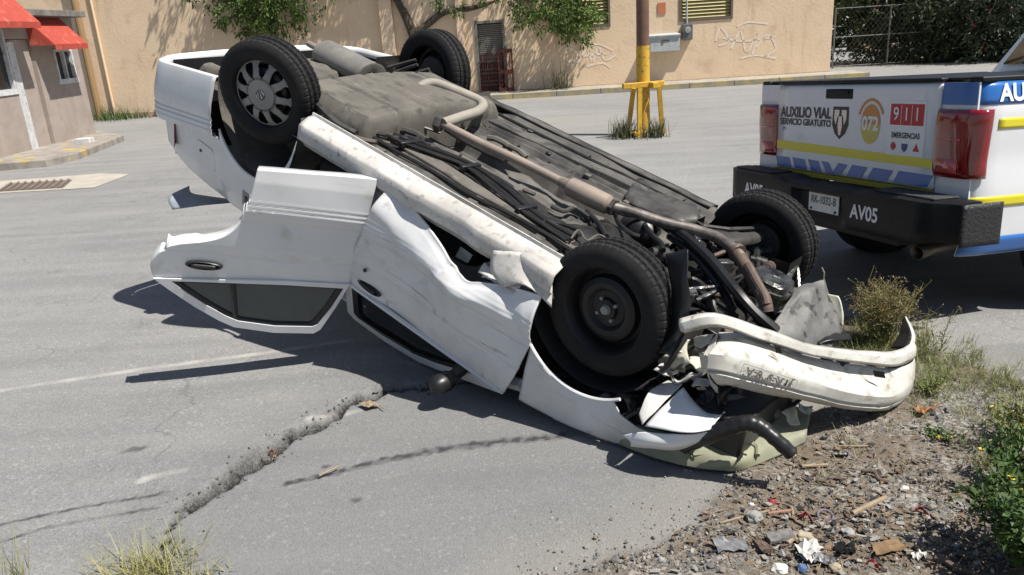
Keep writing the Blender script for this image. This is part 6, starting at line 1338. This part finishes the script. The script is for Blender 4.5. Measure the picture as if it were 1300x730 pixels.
stick((914,664),(985,646),.0045,'stick','pale straight stick touching the grey rock', M_wood, .002)
stick((985,638),(1024,668),.004,'stick','thin forked twig arching over the reddish slat', M_wood, .02)
stick((975,652),(1006,648),.007,'wood_slat','short reddish wood slat by the red bottle cap', mat('red_wood', (.26,.15,.11), rough=.9), .001)
stick((1082,652),(1124,632),.010,'stick','thick pale broken stick in the middle of the gravel', M_wood, .006)
stick((1095,598),(1128,612),.008,'stick','dark curved stick below the bumper', M_wood2, .014)
stick((1018,592),(1052,590),.007,'wood_slat','flat tan wood slat lying below the bonnet edge', M_wood, .001)
stick((1056,577),(1076,577),.009,'wood_slat','short black charred wood piece below the bumper', M_blk, .001)
stick((1060,567),(1102,566),.004,'stick','long thin straw coloured stick below the bumper', M_wood, .003)
stick((1170,708),(1240,728),.009,'rod','dark bent rod running under the leafy shrub', M_wood2, .012)
stick((1036,610),(1062,618),.006,'stick','small dark twig beside the tiny grass sprig', M_wood2, .006)
stick((1000,690),(1014,676),.008,'wood_slat','tan splinter leaning on the tan stone', M_wood, .002)
stick((430,592),(405,604),.004,'stick','straw pale twig lying in the asphalt crack', M_wood, .004)
stick((478,512),(488,519),.003,'stick','tiny pale twig where the crack meets the car shadow', M_wood, .002)
rock(957,660,.030,'rock','angular pale grey rock at the end of the straight stick', M_stone, .8, 1)
rock(1020,684,.030,'rock','tan flat stone above the torn white paper', M_tan, .6, 2)
rock(1076,678,.024,'rock','pale grey stone between cardboard and purple ring', M_stone, .6, 3)
rock(1148,622,.016,'rock','small whitish pebble on the gravel beside the thick stick', M_paper, .7, 4)
rock(990,724,.026,'rock','whitish lump of plaster near the blue cap', M_paper, .6, 5)
rock(1060,722,.022,'rock','beige pebble below the torn white paper', M_tan, .6, 6)
rock(954,642,.010,'rock','small white pebble left of the red bottle cap twig', M_paper, .8, 7)
rock(1050,697,.016,'rock','small brown round stone touching the torn white paper', M_card, .6, 8)
rock(840,712,.014,'rock','grey pebble at the asphalt edge', M_stone, .7, 9)
flake([(1008,690),(1034,684),(1046,696),(1022,710)],'paper','torn crumpled white paper among the litter','paper', M_paper, .035, .02, seed=1)
flake([(1024,694),(1042,700),(1030,716),(1012,704)],'paper','smaller white paper scrap under the torn paper','paper', M_paper, .022, .016, seed=8)
flake([(903,682),(945,685),(952,698),(912,700)],'plastic_sheet','grey shiny plastic sheet flat on the gravel edge','plastic', mat('grey_plastic', (.14,.145,.15), (.22,.225,.23), rough=.22, scale=12), .028, .014, seed=2)
flake([(972,678),(1004,672),(1010,682),(978,690)],'board','dark grey board chip beside the tan stone','board', mat('grey_board', (.13,.125,.12), (.18,.17,.16), rough=.8, scale=12), .03, .008, .012, seed=3)
flake([(955,686),(972,690),(984,700),(968,700)],'board','dark brown wood block beside the grey plastic sheet','board', M_wood2, .032, .006, .016, seed=4)
flake([(1106,690),(1140,684),(1152,696),(1112,706)],'cardboard','brown wet cardboard piece next to the leafy shrub','cardboard', M_card, .03, .014, .003, seed=5)
flake([(1030,700),(1052,706),(1058,716),(1034,714)],'plastic_sheet','grey translucent plastic scrap beside the black bag','plastic', MATS['grey_plastic'], .028, .016, seed=6)
flake([(1058,690),(1084,688),(1088,700),(1064,704)],'bag','crumpled black plastic bag scrap among the litter','bag', M_blk, .03, .03, seed=7)
flake([(1156,702),(1176,700),(1178,708),(1160,710)],'paper','white paper shred by the dark rod','paper', M_paper, .03, .02, seed=9)
flake([(1158,516),(1176,520),(1192,516),(1170,526)],'leaf','dry orange brown leaf on the gravel below the grass','leaf', mat('dry_leaf', (.34,.13,.06), (.45,.26,.13), rough=.7, scale=12), .03, .02, seed=10)
flake([(455,512),(470,509),(482,514),(466,518)],'paper','pale wood chip lying at the top of the crack','chip', M_wood, .02, .01, .004, seed=12)
for i, (px, py, lab) in enumerate(((980,638,'round red bottle cap on the twig'),(1018,722,'blue bottle cap at the edge of the litter'))):
    c = G(px, py, .016); q = MB(); q.lathe([(.001,.012),(.013,.012),(.0155,.008),(.016,-.004),(.014,-.004),(.013,.008),(.001,.009)], 20, Matrix.Translation(c) @ Euler((R(70+20*i), R(20), 0)).to_matrix().to_4x4()); lit(q, 'bottle_cap', lab, 'cap', M_redp if i == 0 else mat('blue_plastic', (.05,.12,.30), (.1,.14,.22), rough=.55, scale=40))
c = G(1048, 655, .022); q = MB(); q.tube([c + Vector((.026*math.cos(a), .026*math.sin(a), .008*math.sin(a))) for a in lin(0, 2*math.pi*.98, 26)], .005, 8); lit(q, 'ring', 'faded purple plastic ring on the gravel', 'ring', mat('purple_plastic', (.15,.12,.145), rough=.6))
for i, (px, py, lab) in enumerate(((1023,660,'bent red plastic strip beside the purple ring'),(1169,652,'red ribbon scrap in the shrub shadow'),(1107,720,'red plastic scrap near the cardboard'),(346,578,'reddish scrap stuck in the asphalt crack'))):
    c = G(px, py, .02); r = random.Random(i+3); pts = smooth_path([c + Vector((-.02,.01,0)), c + Vector((.0,.008,.018)), c + Vector((.012,-.006,.008)), c + Vector((.016,-.024,0))], 6); q = MB(); q.grid([[p + Vector((0,0,w_)) + rv(r,.003) for w_ in (-.004,.004,.010)] for p in pts]); lit(q, 'plastic_scrap', lab, 'plastic', M_redp if i < 3 else mat('dull_red', (.25,.08,.07), rough=.7), solid=.0015)
# small faded scraps nobody could count
for nm, lab, col_, n_, sd in (('paper_scraps','faded paper and plastic scraps strewn through the gravel',(.30,.29,.265),110,1),('dark_scraps','dark rubber and plastic scraps strewn through the gravel',(.03,.03,.032),170,2),('brown_scraps','brown bark and card flakes strewn through the gravel',(.17,.12,.08),240,3)):
    q = MB(); r = random.Random(200+sd)
    for i in range(n_):
        g = gz(r.gauss(1070, 105), r.gauss(670, 48))
        if not inside((g.x, g.y), VIN): continue
        c = Vector((g.x, g.y, .020)); a = r.uniform(0, 6.28); d1 = Vector((math.cos(a), math.sin(a), r.uniform(-.25,.25)))*r.uniform(.006,.022); d2 = Vector((-math.sin(a), math.cos(a), r.uniform(-.3,.3)))*r.uniform(.004,.012)
        q.prism([c-d1-d2*.6, c+d1*.7-d2, c+d1+d2*.5, c-d1*.3+d2], (0, 0, .002))
    tag(q.build(nm, mat(nm, col_, tuple(v*.6 for v in col_), rough=.8, scale=25), smooth=False), lab, 'litter', kind='stuff')
# leaf litter and straw fragments nobody could count
q = MB(); r = random.Random(91)
for i in range(1100):
    px, py = r.uniform(900, 1300), r.uniform(545, 730); g = gz(px, py)
    if not inside((g.x, g.y), VIN): continue
    a = r.uniform(0, 6.28); L_ = r.uniform(.008,.035); d_ = Vector((math.cos(a), math.sin(a), r.uniform(-.1,.25)))*L_; q.tube([Vector((g.x,g.y,.022)), Vector((g.x,g.y,.022))+d_], r.uniform(.0008,.0022), 4)
tag(q.build('straw_litter', mat('straw', (.30,.235,.15), (.17,.13,.09), rough=.9, scale=9), smooth=False), 'dry straw and twig fragments mixed into the gravel', 'litter', kind='stuff')
# dry leaves caught in the broken edge of the crack
q = MB()
for i in range(22):
    g = gz(r.gauss(345, 8), r.gauss(582, 5)); leaf(q, Vector((g.x, g.y, ground_z(g.x, g.y)+.008)), rv(r)+Vector((0,0,.3)), Vector((0,0,1)), .03, .009)
q.keep = 1; tag(q.build('dry_leaves', mat('leaf_litter', (.36,.27,.17), (.22,.15,.09), rough=.8, scale=20), smooth=False), 'dry leaves caught in the asphalt crack', 'leaves', kind='stuff')
# ends of the pole's shadow line on the ground; nothing is drawn from them
a, b_ = gz(640, 166, .012), gz(800, 173, .012)
